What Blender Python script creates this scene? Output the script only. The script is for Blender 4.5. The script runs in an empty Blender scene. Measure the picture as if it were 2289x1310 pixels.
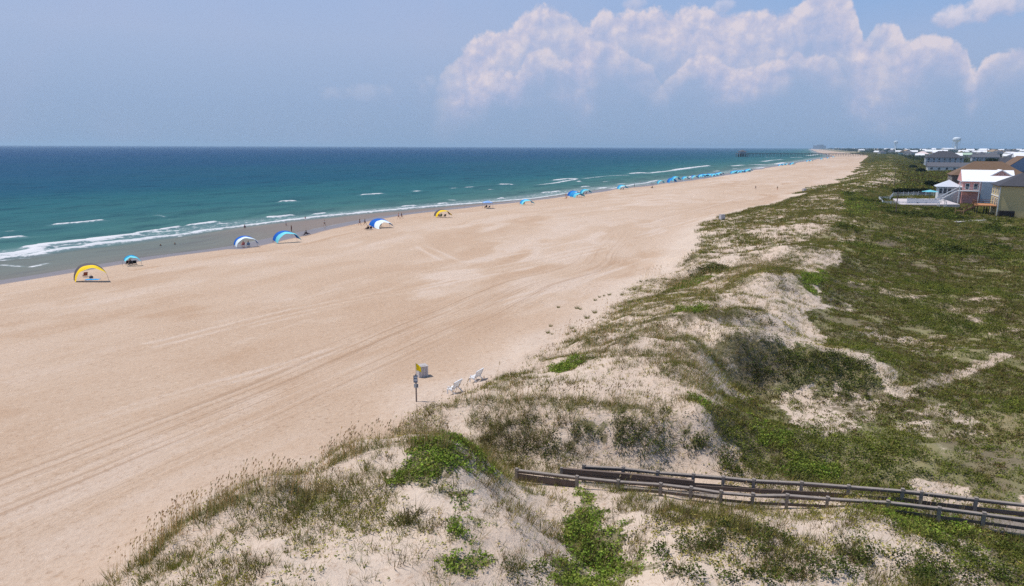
import bpy, bmesh, math, random
import numpy as np
from mathutils import Vector, Matrix
RNG = np.random.default_rng(7)
random.seed(7)
C = bpy.context.scene.collection

# ------------------------------------------------------------ survey: photo measurements -> world
PW, PH, F = 2289, 1310, 1547.0
CZ = 21.0
HOR = 327.5
PITCH = math.atan((655 - HOR) / F)
ROLL = math.radians(0.2)
TH = math.atan((1900 - 1144.5) / F)          # heading of the coast, right of the view
cT, sT = math.cos(TH), math.sin(TH)

def ray(px, py):
    u = (px - 1144.5) / F; v = (655 - py) / F
    c, s = math.cos(ROLL), math.sin(ROLL)
    u, v = u * c - v * s, u * s + v * c
    cp, sp = math.cos(PITCH), math.sin(PITCH)
    return np.array([u, cp + v * sp, -sp + v * cp])

def at(px, py, z):
    d = ray(px, py); k = (z - CZ) / d[2]
    return np.array([d[0] * k, d[1] * k, z])

def xy2st(x, y): return x * sT + y * cT, x * cT - y * sT
def st2xy(s, t): return s * sT + t * cT, s * cT - t * sT

def srgb(r, g, b, a=1.0):
    f = lambda c: (c / 12.92) if c <= 0.04045 else ((c + 0.055) / 1.055) ** 2.4
    return (f(r / 255), f(g / 255), f(b / 255), a)

# ------------------------------------------------------------ numpy noise
def _hash(ix, iy, seed):
    h = (ix.astype(np.int64) * 374761393 + iy.astype(np.int64) * 668265263 + seed * 1442695041) & 0x7fffffff
    h = ((h ^ (h >> 13)) * 1274126177) & 0x7fffffff
    return ((h ^ (h >> 16)) & 0xffff) / 65535.0

def vnoise(x, y, seed=0):
    ix = np.floor(x); iy = np.floor(y); fx = x - ix; fy = y - iy
    fx = fx * fx * fx * (fx * (fx * 6 - 15) + 10); fy = fy * fy * fy * (fy * (fy * 6 - 15) + 10)
    a = _hash(ix, iy, seed); b = _hash(ix + 1, iy, seed); c = _hash(ix, iy + 1, seed); d = _hash(ix + 1, iy + 1, seed)
    return (a * (1 - fx) + b * fx) * (1 - fy) + (c * (1 - fx) + d * fx) * fy

def fbm(x, y, octv=4, seed=0, gain=0.5):
    x = np.asarray(x, float); y = np.asarray(y, float)
    r = 0; a = 1; n = 0
    for i in range(octv):
        r = r + a * vnoise(x * 2 ** i + 17.3 * i, y * 2 ** i - 9.1 * i, seed + i); n += a; a *= gain
    return r / n

def sstep(a, b, x):
    t = np.clip((x - a) / (b - a), 0, 1); return t * t * (3 - 2 * t)

# ------------------------------------------------------------ coast line
WL_PX = [(0, 622), (70, 610), (175, 597), (240, 582), (400, 560), (522, 549), (575, 533), (662, 517), (732, 503), (800, 489), (905, 474),
         (975, 467), (1062, 457), (1150, 448.5), (1200, 443), (1267, 435.5), (1346, 422.5), (1425, 415.5), (1495, 406), (1580, 394.5),
         (1612, 390), (1682, 378), (1770, 364), (1822, 355), (1857, 349), (1822, 340), (1808, 333)]
_w = np.array([xy2st(*at(px, py, 0.3)[:2]) for px, py in WL_PX])
_w = np.vstack([[-80, _w[0, 1]], [0, _w[0, 1]], _w, [60000, _w[-1, 1] * 3]])
T0 = -121.0
_ss = np.concatenate([np.arange(-80, 700, 4.0), np.geomspace(700, 60000, 120)])
_dd = np.interp(_ss, _w[:, 0], _w[:, 1]) - T0
_k = np.ones(5) / 5
_dd = np.convolve(np.pad(_dd, 2, mode='edge'), _k, mode='valid')
def drift(s): return np.interp(s, _ss, _dd)

def base_z(tp):                                # beach profile across the shore (tp = metres inland of the mean line)
    return np.interp(tp, [-2000, T0 - 60, T0, T0 + 18, -60, -28, 40, 3000], [-12, -2.6, 0.0, 1.1, 1.8, 2.2, 2.3, 2.3])

def ridge_h(s, tp):                            # the foredune far along the shore
    n = fbm(s / 38, tp / 30, 3, 5) - 0.5
    n2 = fbm(s / 11, tp / 9, 3, 9) - 0.5
    toe = -33 + 14 * (fbm(s / 30, s * 0, 3, 3) - 0.5)
    up = sstep(0, 16, tp - toe)
    cr = np.exp(-((tp + 6 - 16 * n) / 13.0) ** 2)
    back = sstep(0, 24, tp - 2)
    h = up * (1.4 + 2.9 * cr * (0.7 + n) + 0.9 * n2 + back * (0.35 + 0.8 * n))
    return np.maximum(h, 0)

# ------------------------------------------------------------ surveyed dune heights (photo pixel, metres above sea)
DP = [
 # front-left dune: crest and near slopes
 (430,1150,3.4),(480,1120,3.8),(560,1088,4.3),(640,1076,4.6),(700,1092,4.3),(400,1230,3.4),(330,1290,2.9),(500,1250,4.2),(600,1200,4.5),(640,1120,4.5),
 (720,1034,4.3),(760,1003,4.9),(820,988,5.3),(900,986,5.6),(980,982,5.8),(1040,1002,5.4),(1085,1038,4.5),
 (800,1080,4.8),(900,1100,5.2),(1000,1070,5.6),(1000,1200,5.0),(800,1200,4.8),(1090,1100,4.6),(1180,1180,4.2),(700,1290,4.9),(1000,1300,4.9),(1180,1290,4.4),(740,1110,4.4),
 (1160,1110,3.6),(1230,1120,3.1),
 # gully, path and walkway foot
 (1040,985,2.6),(1075,1015,2.5),(1120,1050,2.5),(1155,1082,2.6),(1220,1060,2.6),(1300,1092,2.8),(1420,1100,2.9),(1540,1115,3.1),(1700,1126,3.2),(1850,1140,3.3),(2000,1155,3.4),(2150,1175,3.45),(2289,1200,3.5),
 # dune front-right
 (1300,1180,3.1),(1330,1260,3.2),(1300,1310,3.5),(1420,1160,3.9),(1500,1150,4.2),(1500,1230,4.5),(1500,1310,4.7),(1650,1160,4.2),(1750,1180,4.4),(1900,1165,4.2),(1800,1300,4.8),(2050,1200,4.0),(2150,1290,4.3),(2289,1290,4.1),
 # dune behind the path
 (1000,925,3.2),(1010,905,3.5),(1560,935,5.6),(1000,960,2.6),(1060,985,2.7),(1130,1000,2.8),(1200,1005,3.0),(1300,1025,2.9),(1400,1032,3.0),(1530,1020,3.5),(1650,1045,3.6),(1600,990,4.4),(1300,960,4.2),(1420,965,4.5),(1150,950,3.8),
 (1620,960,4.7),(1680,1000,3.8),(1780,1040,3.6),(1880,1060,3.5),
 # next ridge
 (1140,832,3.0),(1190,840,3.8),(1340,845,5.3),(1450,850,5.7),(1560,840,5.7),(1600,890,5.2),(1640,905,4.0),(1680,930,3.5),
 # third ridge with the pale crest
 (1640,772,6.1),(1800,768,5.7),(1900,782,5.3),(1960,812,4.9),(2010,860,4.0),(1650,830,4.3),(1700,850,3.7),(1850,850,4.0),(1950,880,3.6),(1620,800,5.2),
 # further ridges
 (1400,690,3.4),(1740,712,5.8),(1770,735,4.8),(1770,608,6.8),(1810,640,5.6),(1560,620,3.4),
 (1520,575,3.6),(1820,555,6.6),(1860,545,6.4),(1630,520,4.0),(1690,530,4.4),(1760,500,4.8),(1850,500,6.2),(1890,480,6.0),(1700,470,3.4),(1800,455,4.6),(1880,440,5.6),
 # low ground behind
 (1720,900,3.2),(1780,950,3.1),(1880,960,3.1),(2000,900,3.3),(2000,960,3.3),(2100,1040,3.4),(2289,1060,3.5),(2289,950,3.6),(2120,860,3.4),(2289,800,3.5),(2000,760,3.3),(1900,700,3.4),(2050,690,3.5),(2200,670,4.4),(2289,640,3.6),
 (1950,620,3.4),(2100,600,3.6),(2289,560,3.7),(2000,560,3.5),(2150,530,3.8),(1960,520,3.5),(2289,500,3.8),(2050,495,3.8),
]
# crest lines with the dip that lies behind each (distance behind the crest, height of the dip)
DIPS = [([(1080,882,4.2),(1200,880,4.8),(1300,889,5.2),(1400,899,5.4),(1500,914,5.5)], 0, 0), ([(1233,827,4.2),(1308,803,5.0),(1378,790,5.6),(1459,785,6.0),(1506,790,6.1)], 4.0, 0.7),
        ([(1332,766,5.0),(1401,760,5.8),(1471,751,6.2),(1517,754,6.4),(1564,776,6.4)], 4.5, 0.8), ([(1343,729,4.2),(1401,724,5.1),(1459,713,5.8),(1529,701,6.3),(1587,698,6.6),(1645,693,6.6)], 5.0, 0.9),
        ([(1600,742,6.2),(1700,764,6.3),(1800,767,6.0)], 6.0, 1.2), ([(1425,693,4.6),(1483,681,5.2),(1541,672,5.6),(1599,667,5.9)], 5.0, 0.7), ([(1560,650,4.8),(1640,638,5.9),(1710,617,6.9)], 7.0, 1.0), ([(1580,568,4.5),(1660,574,5.0),(1760,558,6.4)], 8.0, 1.0), ([(1541,605,4.0),(1587,588,4.7),(1645,600,5.0)], 6.0, 1.0), ([(1640,480,3.6),(1700,465,4.2),(1780,440,5.0)], 10.0, 1.0)]
_pts = []
for pl, dd, zd_ in DIPS:
    for px, py, z in pl:
        p = at(px, py, z); e = np.array([0.12, 0.99]); _pts.append((p[0], p[1], z)); q = p[:2] + e * dd
        if dd: _pts.append((q[0], q[1], max(z - zd_, 2.5)))
for px, py, z in DP:
    p = at(px, py, z); _pts.append((p[0], p[1], z))
# seaward feet of the crests (hidden behind them from here)
for px, py, z, d in [(560,1088,4.3,5.0),(640,1076,4.6,5.0),(480,1120,3.8,3.8),(700,1092,4.3,4.6),(820,988,5.3,6.4),(900,986,5.6,7.0),(980,982,5.8,7.0),(760,1003,4.9,5.6),(1040,1002,5.4,6.4)]:
    p = at(px, py, z); e = np.array([-0.72, 0.69]); q = p[:2] + e * d
    _pts.append((q[0], q[1], 2.35))
for s in np.arange(10, 320, 9.0):              # beach toe
    for tp in (-31, -37, -44):
        t = tp + float(drift(s)); x, y = st2xy(s, t)
        if s < 28 and tp == -31: t -= 1.0
        _pts.append((x, y, float(base_z(tp))))
for s in (-30, -10, 8):                        # ground round and behind the viewpoint
    for tp in (-20, -8, 4, 18, 34, 60): x, y = st2xy(s, tp); _pts.append((x, y, 4.2))
for s in np.arange(250, 340, 12.0):
    for tp in np.arange(-26, 60, 8.0):
        x, y = st2xy(s, tp + float(drift(s))); _pts.append((x, y, float(base_z(tp) + ridge_h(np.array(s), np.array(tp)))))
for s in np.arange(20, 240, 20.0):
    for tp in (70, 90, 120): x, y = st2xy(s, tp); _pts.append((x, y, 3.7))
_pts = np.array(_pts)
def _phi(r2): return np.sqrt(r2 + 1.2)
_d2 = ((_pts[:, None, :2] - _pts[None, :, :2]) ** 2).sum(-1)
_A = _phi(_d2) + np.eye(len(_pts)) * -0.05
_m = _pts[:, 2].mean()
_wt = np.linalg.solve(_A, _pts[:, 2] - _m)
def rbf(x, y):
    out = np.empty(len(x))
    for i in range(0, len(x), 20000):
        d2 = (x[i:i+20000, None] - _pts[None, :, 0]) ** 2 + (y[i:i+20000, None] - _pts[None, :, 1]) ** 2
        out[i:i+20000] = _phi(d2) @ _wt
    return out + _m

def ground(x, y):
    """height of the ground at world x, y (arrays)"""
    x = np.atleast_1d(np.asarray(x, float)); y = np.atleast_1d(np.asarray(y, float))
    s, t = xy2st(x, y); tp = t - drift(s)
    b = base_z(tp)
    far = b + ridge_h(s, tp)
    z = far.copy()
    near = (s < 300) & (tp > -50) & (tp < 130)
    if near.any():
        r = rbf(x[near], y[near])
        # hummocks and wind-cut relief on the dunes
        dn = sstep(0.15, 1.2, r - b[near])
        r = r + dn * (0.95 * (fbm(x[near] / 4.5, y[near] / 4.5, 4, 21) - 0.5) + 0.36 * (fbm(x[near] / 1.3, y[near] / 1.3, 3, 31) - 0.5))
        w = sstep(235, 290, s[near]); w = np.maximum(w, sstep(80, 125, tp[near])); w = np.maximum(w, 1 - sstep(-48, -38, tp[near]))
        z[near] = r * (1 - w) + far[near] * w
    on_beach = (tp <= -24)
    z = z + on_beach * sstep(T0 + 25, T0 + 50, tp) * 0.10 * (fbm(x / 6, y / 6, 3, 41) - 0.5)
    return z

def gz(x, y): return float(ground([x], [y])[0])

def hit(px, py):
    """point where the line of sight to a photo pixel meets the ground"""
    d = ray(px, py); z = 2.5
    k = np.concatenate([np.arange(18, 400, 0.25), np.geomspace(400, 6000, 600)])
    x = d[0] * k; y = d[1] * k; zz = CZ + d[2] * k
    g = ground(x, y); i = np.argmax(zz < g)
    if i == 0: return at(px, py, 2.5)
    f0 = zz[i-1] - g[i-1]; f1 = zz[i] - g[i]; u = f0 / (f0 - f1); kk = k[i-1] + (k[i] - k[i-1]) * u
    X = d[0] * kk; Y = d[1] * kk
    return np.array([X, Y, gz(X, Y)])

def inpoly(x, y, poly):
    p = np.asarray(poly); r = np.zeros(len(x), bool); j = len(p) - 1
    for i in range(len(p)):
        xi, yi = p[i][:2]; xj, yj = p[j][:2]
        c = ((yi > y) != (yj > y)) & (x < (xj - xi) * (y - yi) / (yj - yi + 1e-12) + xi)
        r ^= c; j = i
    return r

def dline(x, y, pts):
    """distance from points to a world polyline"""
    d = np.full(len(x), 1e9)
    for a, b in zip(pts[:-1], pts[1:]):
        ax, ay = a[:2]; bx, by = b[:2]; vx, vy = bx - ax, by - ay; L = vx * vx + vy * vy + 1e-9
        u = np.clip(((x - ax) * vx + (y - ay) * vy) / L, 0, 1)
        d = np.minimum(d, np.hypot(x - ax - u * vx, y - ay - u * vy))
    return d

# ------------------------------------------------------------ object helpers
def tag(o, label=None, cat=None, group=None, kind=None):
    if label: o['label'] = label
    if cat: o['category'] = cat
    if group: o['group'] = group
    if kind: o['kind'] = kind
    return o

def empty(name, loc, rz=0.0):
    o = bpy.data.objects.new(name, None); C.objects.link(o); o.location = loc; o.rotation_euler = (0, 0, rz)
    o.empty_display_size = 0.2
    return o

def mesh_np(name, verts, faces_flat, nper, mat=None, parent=None, col=None, smooth=False, attrs=None):
    """one mesh object from numpy arrays; nper = vertices per face (3 or 4)"""
    me = bpy.data.meshes.new(name)
    nv = len(verts); nf = len(faces_flat) // nper
    me.vertices.add(nv); me.vertices.foreach_set('co', np.asarray(verts, np.float32).ravel())
    me.loops.add(nf * nper); me.loops.foreach_set('vertex_index', np.asarray(faces_flat, np.int32))
    me.polygons.add(nf); me.polygons.foreach_set('loop_start', np.arange(0, nf * nper, nper, dtype=np.int32))
    try: me.polygons.foreach_set('loop_total', np.full(nf, nper, np.int32))
    except Exception: pass
    me.polygons.foreach_set('use_smooth', np.full(nf, smooth))
    if col is not None:
        a = me.attributes.new('tint', 'FLOAT_COLOR', 'POINT'); a.data.foreach_set('color', np.asarray(col, np.float32).ravel())
    for k, v in (attrs or {}).items():
        v = np.asarray(v, np.float32)
        if v.ndim == 1: a = me.attributes.new(k, 'FLOAT', 'POINT'); a.data.foreach_set('value', v)
        else: a = me.attributes.new(k, 'FLOAT_VECTOR', 'POINT'); a.data.foreach_set('vector', v.ravel())
    me.update(calc_edges=True)
    if mat: me.materials.append(mat)
    o = bpy.data.objects.new(name, me); C.objects.link(o)
    if parent: o.parent = parent
    return o

# ------------------------------------------------------------ material helpers
class NT:
    def __init__(s, tree): s.t = tree; s.n = tree.nodes; s.l = tree.links
    def add(s, typ, **kw):
        n = s.n.new(typ)
        for k, v in kw.items(): setattr(n, k, v)
        return n
    def put(s, sock, v):
        if isinstance(v, bpy.types.NodeSocket): s.l.new(v, sock)
        elif v is not None: sock.default_value = v
    def math(s, op, a, b=None, c=None, clamp=False):
        n = s.add('ShaderNodeMath', operation=op); n.use_clamp = clamp
        s.put(n.inputs[0], a)
        if b is not None: s.put(n.inputs[1], b)
        if c is not None: s.put(n.inputs[2], c)
        return n.outputs[0]
    def mix(s, f, a, b, mode='MIX'):
        n = s.add('ShaderNodeMix', data_type='RGBA', blend_type=mode)
        s.put(n.inputs[0], f); s.put(n.inputs[6], a); s.put(n.inputs[7], b)
        return n.outputs[2]
    def mapr(s, v, a, b, c=0.0, d=1.0, smooth=True):
        n = s.add('ShaderNodeMapRange'); n.interpolation_type = 'SMOOTHSTEP' if smooth else 'LINEAR'
        s.put(n.inputs[0], v)
        for i, q in zip((1, 2, 3, 4), (a, b, c, d)): s.put(n.inputs[i], q)
        return n.outputs[0]
    def noise(s, vec, scale, detail=4, rough=0.55, dist=0.0):
        n = s.add('ShaderNodeTexNoise'); n.inputs['Scale'].default_value = scale; n.inputs['Detail'].default_value = detail
        n.inputs['Roughness'].default_value = rough; n.inputs['Distortion'].default_value = dist
        if vec is not None: s.l.new(vec, n.inputs['Vector'])
        return n.outputs['Fac']
    def scale(s, vec, v):
        n = s.add('ShaderNodeVectorMath', operation='MULTIPLY'); s.l.new(vec, n.inputs[0]); n.inputs[1].default_value = v
        return n.outputs[0]
    def attr(s, name, out='Fac'):
        n = s.add('ShaderNodeAttribute'); n.attribute_name = name; return n.outputs[out]
    def ramp(s, f, stops):
        n = s.add('ShaderNodeValToRGB'); s.put(n.inputs[0], f); cr = n.color_ramp
        while len(cr.elements) < len(stops): cr.elements.new(0.5)
        for e, (p, c) in zip(cr.elements, stops): e.position = p; e.color = c
        return n.outputs[0]
    def bump(s, h, strength, dist):
        n = s.add('ShaderNodeBump'); n.inputs['Strength'].default_value = strength; n.inputs['Distance'].default_value = dist
        s.l.new(h, n.inputs['Height']); return n.outputs[0]

def new_mat(name):
    m = bpy.data.materials.new(name); m.use_nodes = True
    t = NT(m.node_tree); p = t.n['Principled BSDF']
    return m, t, p

def paint(name, col, rough=0.6, var=0.12, scale=6.0, metallic=0.0, spec=0.3, bump=0.0):
    """weathered surface: base colour with soft mottling"""
    m, t, p = new_mat(name)
    tc = t.add('ShaderNodeTexCoord').outputs['Object']
    n = t.noise(tc, scale, 5, 0.6)
    dark = tuple(c * (1 - var) for c in col[:3]) + (1,); lite = tuple(min(1, c * (1 + var)) for c in col[:3]) + (1,)
    t.l.new(t.mix(n, dark, lite), p.inputs['Base Color'])
    p.inputs['Roughness'].default_value = rough; p.inputs['Metallic'].default_value = metallic
    p.inputs['Specular IOR Level'].default_value = spec
    if bump: t.l.new(t.bump(n, bump, 0.02), p.inputs['Normal'])
    return m

# ============================================================ camera, light, sky
cam_d = bpy.data.cameras.new('camera'); cam = bpy.data.objects.new('camera', cam_d); C.objects.link(cam)
cam_d.sensor_width = 36.0; cam_d.lens = F / PW * 36.0; cam_d.clip_start = 0.5; cam_d.clip_end = 90000
cam.location = (0, 0, CZ)
cam.rotation_euler = (Matrix.Rotation(math.pi / 2 - PITCH, 3, 'X') @ Matrix.Rotation(ROLL, 3, 'Z')).to_euler()
bpy.context.scene.camera = cam
sc = bpy.context.scene
sc.view_settings.view_transform = 'Standard'; sc.view_settings.look = 'None'; sc.view_settings.gamma = 1.0
sc.view_settings.exposure = 0.0
sc.cycles.max_bounces = 6; sc.cycles.diffuse_bounces = 2; sc.cycles.glossy_bounces = 2; sc.cycles.transmission_bounces = 3
sc.cycles.volume_bounces = 0; sc.cycles.use_adaptive_sampling = True; sc.cycles.adaptive_threshold = 0.009; sc.cycles.adaptive_min_samples = 20; sc.cycles.use_denoising = False; sc.cycles.caustics_reflective = False; sc.cycles.caustics_refractive = False

SUN_EL = math.radians(63); SUN_AZ = math.radians(-72)     # azimuth from +Y towards +X
sd = Vector((math.sin(SUN_AZ) * math.cos(SUN_EL), math.cos(SUN_AZ) * math.cos(SUN_EL), math.sin(SUN_EL)))
sun_d = bpy.data.lights.new('sun', 'SUN'); sun = bpy.data.objects.new('sun', sun_d); C.objects.link(sun)
sun_d.energy = 3.9; sun_d.angle = math.radians(0.53); sun_d.color = (1.0, 0.955, 0.90)
sun.rotation_euler = sd.to_track_quat('Z', 'Y').to_euler(); sun.location = (0, 0, 200)

world = bpy.data.worlds.new('World'); sc.world = world; world.use_nodes = True
wt = NT(world.node_tree); wt.n.clear()
out = wt.add('ShaderNodeOutputWorld'); bg = wt.add('ShaderNodeBackground')
wt.l.new(bg.outputs[0], out.inputs[0]); bg.inputs['Strength'].default_value = 0.1
sky = wt.add('ShaderNodeTexSky', sky_type='NISHITA'); sky.sun_disc = False
sky.sun_elevation = SUN_EL; sky.sun_rotation = SUN_AZ % (2 * math.pi)
sky.air_density = 1.0; sky.dust_density = 2.0; sky.ozone_density = 2.0; sky.altitude = 0
# clouds: banks of cumulus that stand in fixed compass directions, far beyond everything built
tc = wt.add('ShaderNodeTexCoord').outputs['Generated']
sep = wt.add('ShaderNodeSeparateXYZ'); wt.l.new(tc, sep.inputs[0])
az = wt.math('MULTIPLY', wt.math('ARCTAN2', sep.outputs[0], sep.outputs[1]), 180 / math.pi)
el = wt.math('MULTIPLY', wt.math('ARCSINE', sep.outputs[2]), 180 / math.pi)
def azel(px, py):
    d = ray(px, py); d = d / np.linalg.norm(d)
    return math.degrees(math.atan2(d[0], d[1])), math.degrees(math.asin(d[2]))
def sky_noise(scale, detail, rough, off=(0, 0, 0), dist=0.0):
    v = wt.add('ShaderNodeVectorMath', operation='ADD'); wt.l.new(tc, v.inputs[0]); v.inputs[1].default_value = off
    return wt.noise(v.outputs[0], scale, detail, rough, dist)
def puff(scale, off=(0, 0, 0)):
    v = wt.add('ShaderNodeVectorMath', operation='ADD'); wt.l.new(tc, v.inputs[0]); v.inputs[1].default_value = off
    n3 = wt.add('ShaderNodeTexNoise'); n3.inputs['Scale'].default_value = scale * 1.3; n3.inputs['Detail'].default_value = 2; wt.l.new(tc, n3.inputs['Vector'])
    w = wt.add('ShaderNodeVectorMath', operation='MULTIPLY_ADD'); wt.l.new(n3.outputs['Color'], w.inputs[0]); w.inputs[1].default_value = (0.35 / scale,) * 3; wt.l.new(v.outputs[0], w.inputs[2])
    vo = wt.add('ShaderNodeTexVoronoi', feature='SMOOTH_F1'); vo.inputs['Scale'].default_value = scale; vo.inputs['Detail'].default_value = 3.0
    vo.inputs['Roughness'].default_value = 0.55; vo.inputs['Lacunarity'].default_value = 2.2; vo.inputs['Smoothness'].default_value = 0.25
    try: vo.normalize = True
    except Exception: pass
    wt.l.new(w.outputs[0], vo.inputs['Vector'])
    return vo.outputs['Distance']
AZ0, AZ1, EL0, EL1 = -45.0, 45.0, -2.0, 22.0
def profile(pts):
    fc = wt.add('ShaderNodeFloatCurve'); cu = fc.mapping.curves[0]
    q = sorted([((a - AZ0) / (AZ1 - AZ0), (e - EL0) / (EL1 - EL0)) for a, e in (azel(*p) for p in pts)])
    q = [(0.0, 0.0), (q[0][0] - 0.012, 0.0)] + q + ([(q[-1][0] + 0.012, 0.0)] if q[-1][0] < 0.85 else []) + [(1.0, q[-1][1] if q[-1][0] > 0.85 else 0.0)]
    while len(cu.points) < len(q): cu.points.new(0.5, 0.5)
    for p, (a, e) in zip(cu.points, q): p.location = (a, max(0, min(1, e))); p.handle_type = 'VECTOR' if len(q) > 30 else 'AUTO'
    fc.mapping.update()
    wt.l.new(wt.math('MULTIPLY_ADD', az, 1 / (AZ1 - AZ0), -AZ0 / (AZ1 - AZ0), clamp=True), fc.inputs['Value'])
    return wt.math('MULTIPLY_ADD', fc.outputs[0], EL1 - EL0, EL0)
LAYERS = [
 # top outline (photo pixels), puff scale, puff height deg, fade depth deg, opacity
 ([(960,240),(985,172),(1000,150),(1035,118),(1060,90),(1095,78),(1140,66),(1160,44),(1178,26),(1210,20),(1250,30),(1285,42),(1305,62),(1322,60),(1340,30),(1352,22),(1370,40),(1400,32),(1440,26),(1470,24),(1500,38),(1525,16),(1560,16),(1600,30),(1680,30),(1740,36),(1785,24),(1800,0),(1830,-22),(1880,-20),(1905,0),(1918,30),(1925,86),(1960,112),(2000,128),(2060,140),(2120,150)], 26, 0.9, 7.0, 0.86, 0.0),
 ([(1880,200),(1905,135),(1928,98),(1950,72),(1965,54),(1990,50),(2010,62),(2022,92),(2040,100),(2060,86),(2090,82),(2120,90),(2150,104),(2168,128),(2185,165),(2200,142),(2225,124),(2250,116),(2288,112)], 34, 0.7, 4.0, 0.82, 0.37),
 ([(1440,230),(1500,172),(1530,146),(1555,122),(1590,124),(1625,146),(1670,154),(1720,140),(1760,136),(1782,112),(1800,124),(1850,122),(1875,150),(1900,200)], 38, 0.6, 2.4, 0.7, 0.71),
 ([(985,250),(1010,205),(1060,185),(1100,160),(1150,170),(1185,118),(1215,112),(1260,140),(1300,110),(1350,92),(1400,122),(1440,140),(1480,190),(1500,240)], 30, 0.8, 3.0, 0.6, 0.53),
]
def cloud_layer(colr, L):
    pts, scl, amp, fade, opac, sd0 = L
    top = profile(pts)
    depth = wt.math('SUBTRACT', top, el)                                   # degrees below the outline
    d2 = wt.math('ADD', depth, wt.math('MULTIPLY', wt.math('SUBTRACT', 0.40, PF), amp * 2.6))
    d2 = wt.math('ADD', d2, wt.math('MULTIPLY', wt.math('SUBTRACT', FINE, 0.5), amp * 0.9))
    edge = wt.mapr(d2, -amp * 0.1, amp * 0.5)
    bays = wt.math('MULTIPLY', wt.math('SUBTRACT', BIG, 0.5), fade * 1.5)
    fd = wt.mapr(wt.math('ADD', depth, bays), fade * 0.12, fade, 1.0, 0.0)
    lit = wt.math('MULTIPLY', wt.math('SUBTRACT', PF2, PF), 2.7)
    lit = wt.math('ADD', lit, wt.math('MULTIPLY', wt.math('SUBTRACT', 0.38, PF), 0.9))
    lit = wt.math('ADD', lit, wt.mapr(wt.math('ADD', d2, wt.math('MULTIPLY', bays, 0.5)), 0.0, fade * 0.9, 0.82, 0.12, smooth=False), clamp=True)
    cc = wt.ramp(lit, [(0.0, srgb(166, 180, 213)), (0.35, srgb(182, 188, 217)), (0.70, srgb(203, 200, 219)), (1.0, srgb(226, 215, 222))])
    a0 = min(azel(*p)[0] for p in pts); a1 = max(azel(*p)[0] for p in pts)
    win = wt.math('MULTIPLY', wt.mapr(az, a0 - .3, a0 + 3.6), wt.mapr(az, a1 + .3, a1 - (6.5 if fade > 5 else 2.6))) if a1 < 35 else wt.mapr(az, a0 - .3, a0 + 3.2)
    a = wt.math('MULTIPLY', wt.math('MULTIPLY', edge, fd), wt.math('MULTIPLY', win, opac))
    return wt.mix(a, colr, cc)
PF = puff(24); PF2 = puff(24, tuple(Vector((-0.55, 0.0, 0.8)) * 0.012)); FINE = sky_noise(120, 5, 0.65); BIG = sky_noise(9, 3, 0.6)
STR = 0.1
def ov_strength(c):                # colours below are final radiance: undo the Background strength
    return wt.mix(1.0, c, (1 / STR, 1 / STR, 1 / STR, 1), 'MULTIPLY')
skyc = wt.mix(1.0, sky.outputs[0], (STR, STR, STR, 1), 'MULTIPLY')
# summer haze in the low sky: dulls the clear-air blue
hz = wt.ramp(wt.math('MULTIPLY_ADD', el, 1 / 40.0, 0.0, clamp=True), [(0.0, srgb(146, 172, 206)), (0.08, srgb(150, 174, 210)), (0.20, srgb(166, 184, 218)), (0.32, srgb(162, 184, 224)), (0.6, srgb(120, 164, 220)), (1.0, srgb(90, 140, 205))])
right = wt.mapr(az, -5, 34)
hi = wt.mapr(el, 5.0, 13.0)
hz = wt.mix(wt.math('MULTIPLY', wt.math('MULTIPLY', right, hi), 0.75), hz, srgb(122, 172, 226))
skyc = wt.mix(wt.mapr(el, 20, 60, 0.92, 0.15), skyc, hz)
skyc0 = skyc
soft = sky_noise(6, 4, 0.6, (0.3, 0.1, 0.2))
skyc = wt.mix(wt.math('MULTIPLY', wt.mapr(soft, 0.45, 0.75), 0.12), skyc, srgb(190, 188, 214))
for L in (LAYERS[0], LAYERS[3], LAYERS[1], LAYERS[2]): skyc = cloud_layer(skyc, L)
def small_cloud(colr, px, py, rx, ry, op, seed):
    a0, e0 = azel(px, py); kx = rx / F * 57.3; ky = ry / F * 57.3
    dx = wt.math('MULTIPLY', wt.math('SUBTRACT', az, a0), 1 / kx); dy = wt.math('MULTIPLY', wt.math('SUBTRACT', el, e0), 1 / ky)
    dyl = wt.math('MULTIPLY', wt.math('MINIMUM', dy, 0.0), 0.9)
    r = wt.math('ADD', wt.math('MULTIPLY', dx, dx), wt.math('ADD', wt.math('MULTIPLY', dy, dy), wt.math('MULTIPLY', dyl, dyl)))
    n = CN; pf = PF
    v = wt.math('SUBTRACT', wt.math('ADD', wt.math('MULTIPLY', n, 1.5), wt.math('MULTIPLY', pf, -0.9)), wt.math('MULTIPLY', r, 0.5))
    a = wt.math('MULTIPLY', wt.mapr(v, 0.02, 0.5), op)
    cc = wt.mix(wt.mapr(wt.math('ADD', dy, wt.math('MULTIPLY', wt.math('SUBTRACT', n, 0.5), 2.0)), -0.8, 0.7), srgb(165, 178, 212), srgb(222, 216, 228))
    return wt.mix(a, colr, cc)
CN = sky_noise(34, 5, 0.62, (0.3, 1, 1))
for q in [(2125,42,52,26,0.9,0.2),(2222,14,66,36,0.95,0.9),(1420,8,34,18,0.6,1.7),(1622,14,26,16,0.45,2.6),(800,212,95,26,0.16,3.3),(1030,200,120,40,0.2,4.1)]:
    skyc = small_cloud(skyc, *q)
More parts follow.
